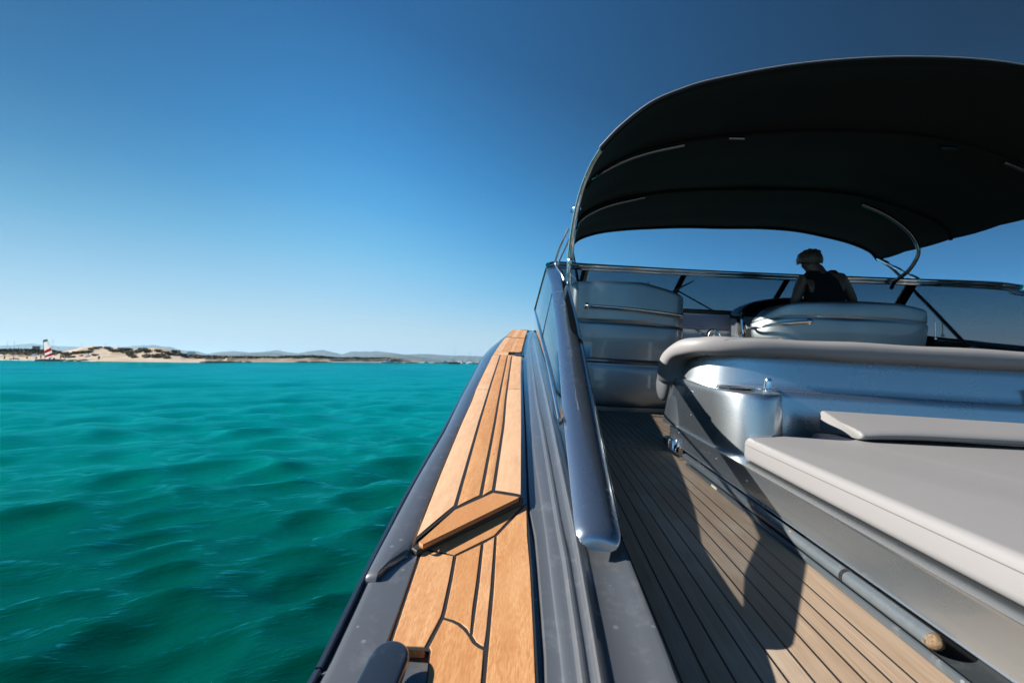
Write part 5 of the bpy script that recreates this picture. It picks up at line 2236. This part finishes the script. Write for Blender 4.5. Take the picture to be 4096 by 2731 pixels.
# ---- people, parasols and gear on the beach (each a few pixels high)
def tiny_person(name, shirt_c, short_c, sit, loc, rz, label):
    root = place(loc, rz, name, label, 'person', 'bathers on the left beach')
    V, Ed, Rd = [], [], []

    def add(p, r, l=None):
        V.append(p)
        Rd.append((r, r))
        if l is not None:
            Ed.append((l, len(V) - 1))
        return len(V) - 1
    h = 0 if not sit else -.55
    pl = add((0, 0, .92 + h), .15)
    chs = add((0, .02, 1.28 + h), .17, pl)
    nk = add((0, 0, 1.48 + h), .06, chs)
    hd = add((0, .02, 1.62 + h), .105, nk)
    add((0, .02, 1.70 + h), .08, hd)
    for s in (-1, 1):
        sh = add((s * .19, 0, 1.40 + h), .06, chs)
        el = add((s * .25, .03, 1.12 + h), .045, sh)
        add((s * .24, .14, .90 + h), .035, el)
        if sit:
            kn = add((s * .13, .45, .62), .07, pl)
            add((s * .14, .55, .1), .05, kn)
        else:
            kn = add((s * .12, .03 * s, .5), .08, pl)
            add((s * .14, -.05 * s, .05), .05, kn)
    me = bpy.data.meshes.new('body')
    me.from_pydata(V, Ed, [])
    o = bpy.data.objects.new('body', me)
    COL.objects.link(o)
    o.parent = root
    o.modifiers.new('skin', 'SKIN')
    if not me.skin_vertices:
        bm = bmesh.new()
        bm.from_mesh(me)
        bm.verts.layers.skin.verify()
        bm.to_mesh(me)
        bm.free()
    for i, r in enumerate(Rd):
        me.skin_vertices[0].data[i].radius = r
    me.skin_vertices[0].data[0].use_root = True
    ss = o.modifiers.new('sub', 'SUBSURF')
    ss.levels = ss.render_levels = 1
    me.materials.append(skin_mat.mat)
    m = MB()
    rows = []
    for z, rx in ((.70, .19), (.85, .19), (.97, .18)):
        rows.append([(rx * math.cos(a), rx * .8 * math.sin(a), z + h) for a in [2 * math.pi * q / 10 for q in range(10)]])
    m.loft(rows, closed=True)
    fchild(m, 'shorts', simple(name + '_shorts', short_c, .9), root)
    if shirt_c:
        m = MB()
        rows = []
        for z, rx in ((.98, .19), (1.2, .205), (1.38, .2), (1.46, .10)):
            rows.append([(rx * math.cos(a), rx * .75 * math.sin(a), z + h) for a in [2 * math.pi * q / 10 for q in range(10)]])
        m.loft(rows, closed=True)
        fchild(m, 'shirt', simple(name + '_shirt', shirt_c, .9), root)
    return root


def beach_pt(b, back):
    D = lin(SHORE, b) + back
    return W(b, D, .5 if back > 2 else .05)


for b_, back, shc, soc, sit, lab in ((21, 1, None, (.02, .02, .03), False, 'bather with dark trunks standing in the shallows at the far left'),
                                     (58, 2, None, (.03, .03, .05), False, 'bather standing alone on the wet sand left of the striped sail'),
                                     (148, 7, (.5, .5, .5), (.05, .05, .1), True, 'person in a pale shirt sitting on the sand left of the catamaran'),
                                     (166, 5, (.1, .1, .12), (.03, .03, .05), False, 'person in a dark shirt standing behind the catamaran'),
                                     (245, 8, (.02, .02, .02), (.02, .02, .02), False, 'person all in black standing on the beach right of the catamaran'),
                                     (262, 9, (.2, .25, .6), (.5, .5, .6), False, 'person in a blue top standing right of the one in black'),
                                     (395, 8, None, (.12, .03, .03), False, 'tanned person standing in front of the dune, left of a close pair'),
                                     (400, 8, None, (.02, .02, .02), False, 'tanned person standing in front of the dune, right of a close pair'),
                                     (110, 10, (.6, .2, .2), (.2, .2, .3), True, 'person in a reddish shirt sitting high on the left beach')):
    tiny_person('person', shc, soc, sit, beach_pt(b_, back), random.uniform(0, 6), lab)


def parasol(b, back, col_, lab, h=2.1, r=1.25):
    root = place(beach_pt(b, back), 0, 'parasol', lab, 'parasol')
    m = MB()
    m.tube([(0, 0, -.2), (0, 0, h)], .03, 6)
    fchild(m, 'pole', mastm, root)
    m = MB()
    rows = []
    for k in range(5):
        rr = r * k / 4
        rows.append([(max(rr, .03) * math.cos(a), max(rr, .03) * math.sin(a), h + .05 - .45 * (k / 4) ** 1.6) for a in [2 * math.pi * q / 10 for q in range(10)]])
    m.loft(rows, closed=True)
    m.loft([[(x, y, z - .03) for x, y, z in r_] for r_ in rows], closed=True)
    fchild(m, 'canopy', simple('parasol_cloth', col_, .9), root)


parasol(142, 10, (.10, .22, .60), 'small blue parasol on the beach left of the striped sail')
parasol(322, 12, (.55, .05, .04), 'red parasol pitched on the sand below the dune', 1.9, 1.1)
parasol(348, 13, (.75, .74, .72), 'white parasol on the sand just right of the red one', 1.9, 1.2)
parasol(8, 12, (.7, .7, .7), 'white parasol at the far left edge of the beach', 1.7, 1.3)
# two dinghies drawn up on the sand
for b_, back, c_, lab in ((338, 4, (.70, .42, .25), 'orange dinghy drawn up at the water edge below the parasols'), (336, -1.2, (.75, .75, .75), 'white dinghy lying in the shallows below the parasols'),
                          (60, 5, (.72, .72, .72), 'white dinghy on the sand at the far left')):
    q = place(W(b_, lin(SHORE, b_) + back, .35 if back > 0 else .05), random.uniform(-.4, .4), 'dinghy', lab, 'dinghy')
    m = MB()
    hull_loft(m, 3.0, 1.2, .45)
    fchild(m, 'hull', simple('dinghy_hull', c_, .5), q)
    m = MB()
    m.box((-.3, 0, .5), (.3, 1.0, .06))
    m.box((.5, 0, .52), (.3, .9, .06))
    fchild(m, 'thwart', hullw, q)


# ---- buildings far behind
def building(b, D, w, h, wall_c, label, ztop_px, steps=1):
    zt = 1.45 + (hor(b) - ztop_px) / 1934 * D
    zb = zt - h
    root = place(W(b, D, zb), 0, 'building', label, 'building')
    wm_ = simple('wall_render', wall_c, .9)
    m = MB()
    m.box((0, 0, h / 2), (w, w * .7, h))
    if steps > 1:
        m.box((w * .62, 0, h * .36), (w * .5, w * .6, h * .72))
        m.box((-w * .7, 0, h * .3), (w * .6, w * .5, h * .6))
    fchild(m, 'wall', wm_, root, smooth=False)
    m = MB()
    m.box((0, 0, h + .15), (w * 1.04, w * .74, .3))
    fchild(m, 'roof', simple('roof_parapet', tuple(x * .8 for x in wall_c), .9), root, smooth=False)
    for r_ in range(2):
        for k in range(3):
            m = MB()
            m.box((-w * .3 + w * .3 * k, -w * .352, h * (.3 + .38 * r_)), (w * .11, .12, h * .16))
            fchild(m, 'window', glassd, root, smooth=False)


building(146, 560, 5.6, 12, (.36, .20, .15), 'square reddish tower house rising over the scrub behind the left beach', 1385)
building(766, 2600, 30, 30, (.42, .36, .33), 'pale block of buildings on the distant slope right of the dune', 1407, 2)
building(1325, 640, 5.0, 4.5, (.62, .40, .32), 'small pink house among the dark green scrub of the far shore', 1427)

# ------------------------------------------------------------------ light, sky, camera
EXPO = 1.2
SKYK = 10 / 2 ** EXPO
HAZE = 6e-5
SUN_B = Vector((-1.86, .07, 1.0))                   # towards the sun, boat frame
sw = (MB_.to_3x3() @ SUN_B).normalized()
el = math.asin(sw.z)
az = math.atan2(sw.x, sw.y)                          # from +Y towards +X
ld = bpy.data.lights.new('sun', 'SUN')
ld.energy = 5.0
ld.angle = R(.53)
ld.color = (1.0, .945, .87)
lo = bpy.data.objects.new('sun', ld)
COL.objects.link(lo)
lo.rotation_euler = sw.to_track_quat('Z', 'Y').to_euler()
lo.location = (0, 0, 60)

w = bpy.data.worlds.new('World')
sc.world = w
w.use_nodes = True
nt = w.node_tree
nt.nodes.clear()
sky = nt.nodes.new('ShaderNodeTexSky')
sky.sky_type = 'NISHITA'
sky.sun_disc = False
sky.sun_elevation = el
sky.sun_rotation = az
sky.air_density = 1.0
sky.dust_density = .35
sky.ozone_density = 3.2
# the sky as a polarising filter renders it: deep blue overhead, darker away from the sun, pale at the horizon
gc = nt.nodes.new('ShaderNodeTexCoord')
sx = nt.nodes.new('ShaderNodeSeparateXYZ')
nt.links.new(gc.outputs['Generated'], sx.inputs[0])
rp = nt.nodes.new('ShaderNodeValToRGB')
els = rp.color_ramp.elements
for i, (p, c) in enumerate(((0, (.56, .72, .80)), (.06, (.50, .71, .82)), (.134, (.34, .63, .86)), (.225, (.180, .52, .83)), (.31, (.088, .395, .765)), (.40, (.044, .285, .65)),
                            (.48, (.030, .212, .52)), (.60, (.018, .135, .36)), (1.0, (.008, .07, .21)))):
    e = els[i] if i < 2 else els.new(p)
    e.position = p
    e.color = (*c, 1)
def mr(src, a0, a1, b0, b1):
    n_ = nt.nodes.new('ShaderNodeMapRange')
    n_.interpolation_type = 'SMOOTHSTEP'
    for k_, v_ in (('From Min', a0), ('From Max', a1), ('To Min', b0), ('To Max', b1)):
        n_.inputs[k_].default_value = v_
    nt.links.new(src, n_.inputs[0])
    return n_.outputs[0]


def ma(op, a_, b_):
    n_ = nt.nodes.new('ShaderNodeMath')
    n_.operation = op
    nt.links.new(a_, n_.inputs[0])
    nt.links.new(b_, n_.inputs[1])
    return n_.outputs[0]


shift = ma('MULTIPLY', mr(sx.outputs[0], -.45, .95, 0, .30), mr(sx.outputs[2], .0, .16, 0, 1))
nt.links.new(ma('ADD', sx.outputs[2], shift), rp.inputs[0])
hi = mr(sx.outputs[2], .12, .5, 0, 1)
le = ma('MULTIPLY', mr(sx.outputs[0], -.2, -.8, 0, .44), mr(sx.outputs[2], .02, .42, .05, 1))
ri = ma('MULTIPLY', mr(sx.outputs[0], -.4, .85, 0, 1), mr(sx.outputs[2], .08, .48, .22, .80))
one = nt.nodes.new('ShaderNodeValue')
one.outputs[0].default_value = 1.0
fac_az = ma('SUBTRACT', ma('SUBTRACT', one.outputs[0], ri), le)
vm = nt.nodes.new('ShaderNodeMix')
vm.data_type = 'RGBA'
vm.blend_type = 'MULTIPLY'
vm.inputs[0].default_value = 1
cmb = nt.nodes.new('ShaderNodeCombineColor')
for k in range(3):
    nt.links.new(fac_az, cmb.inputs[k])
nt.links.new(rp.outputs[0], vm.inputs[6])
nt.links.new(cmb.outputs[0], vm.inputs[7])
sc10 = nt.nodes.new('ShaderNodeMix')
sc10.data_type = 'RGBA'
sc10.blend_type = 'MULTIPLY'
sc10.inputs[0].default_value = 1
sc10.inputs[7].default_value = (SKYK, SKYK, SKYK, 1)
nt.links.new(vm.outputs[2], sc10.inputs[6])
mxs = nt.nodes.new('ShaderNodeMix')
mxs.data_type = 'RGBA'
mxs.inputs[0].default_value = .99
nt.links.new(sky.outputs[0], mxs.inputs[6])
nt.links.new(sc10.outputs[2], mxs.inputs[7])
bg = nt.nodes.new('ShaderNodeBackground')
bg.inputs['Strength'].default_value = .10
nt.links.new(mxs.outputs[2], bg.inputs['Color'])
wo = nt.nodes.new('ShaderNodeOutputWorld')
nt.links.new(bg.outputs[0], wo.inputs['Surface'])

# ------------------------------------------------------------------ sea air
hz = NT('sea_air')
pv = hz.n('ShaderNodeVolumePrincipled')
pv.inputs['Color'].default_value = (.50, .76, 1.0, 1)
pv.inputs['Density'].default_value = HAZE
pv.inputs['Anisotropy'].default_value = .2
hz.l(pv.outputs[0], hz.out.inputs['Volume'])
m = MB()
m.box((0, 0, 139), (34000, 34000, 294))
o = m.build('haze', hz.mat, None, smooth=False)
tag(o, kind='stuff')

cd = bpy.data.cameras.new('camera')
cd.sensor_width = 36
cd.lens = 36 * 1934 / 4096
cd.clip_start = .05
cd.clip_end = 40000
cd.dof.use_dof = True
cd.dof.focus_distance = 1.6
cd.dof.aperture_fstop = 6.3
co_ = bpy.data.objects.new('camera', cd)
COL.objects.link(co_)
cm = Matrix(((0.999923, -0.012399, 0.0, 0), (-0.000545, -0.043919, -0.999035, 0), (0.012387, 0.998958, -0.043923, EYE), (0, 0, 0, 1)))
co_.matrix_world = cm
sc.camera = co_

sc.view_settings.view_transform = 'Standard'
sc.view_settings.look = 'None'
sc.view_settings.exposure = EXPO
sc.view_settings.gamma = 1
sc.render.film_transparent = False
sc.cycles.max_bounces = 10
sc.cycles.transparent_max_bounces = 12
sc.cycles.caustics_reflective = False
sc.cycles.caustics_refractive = False
sc.cycles.sample_clamp_indirect = 6
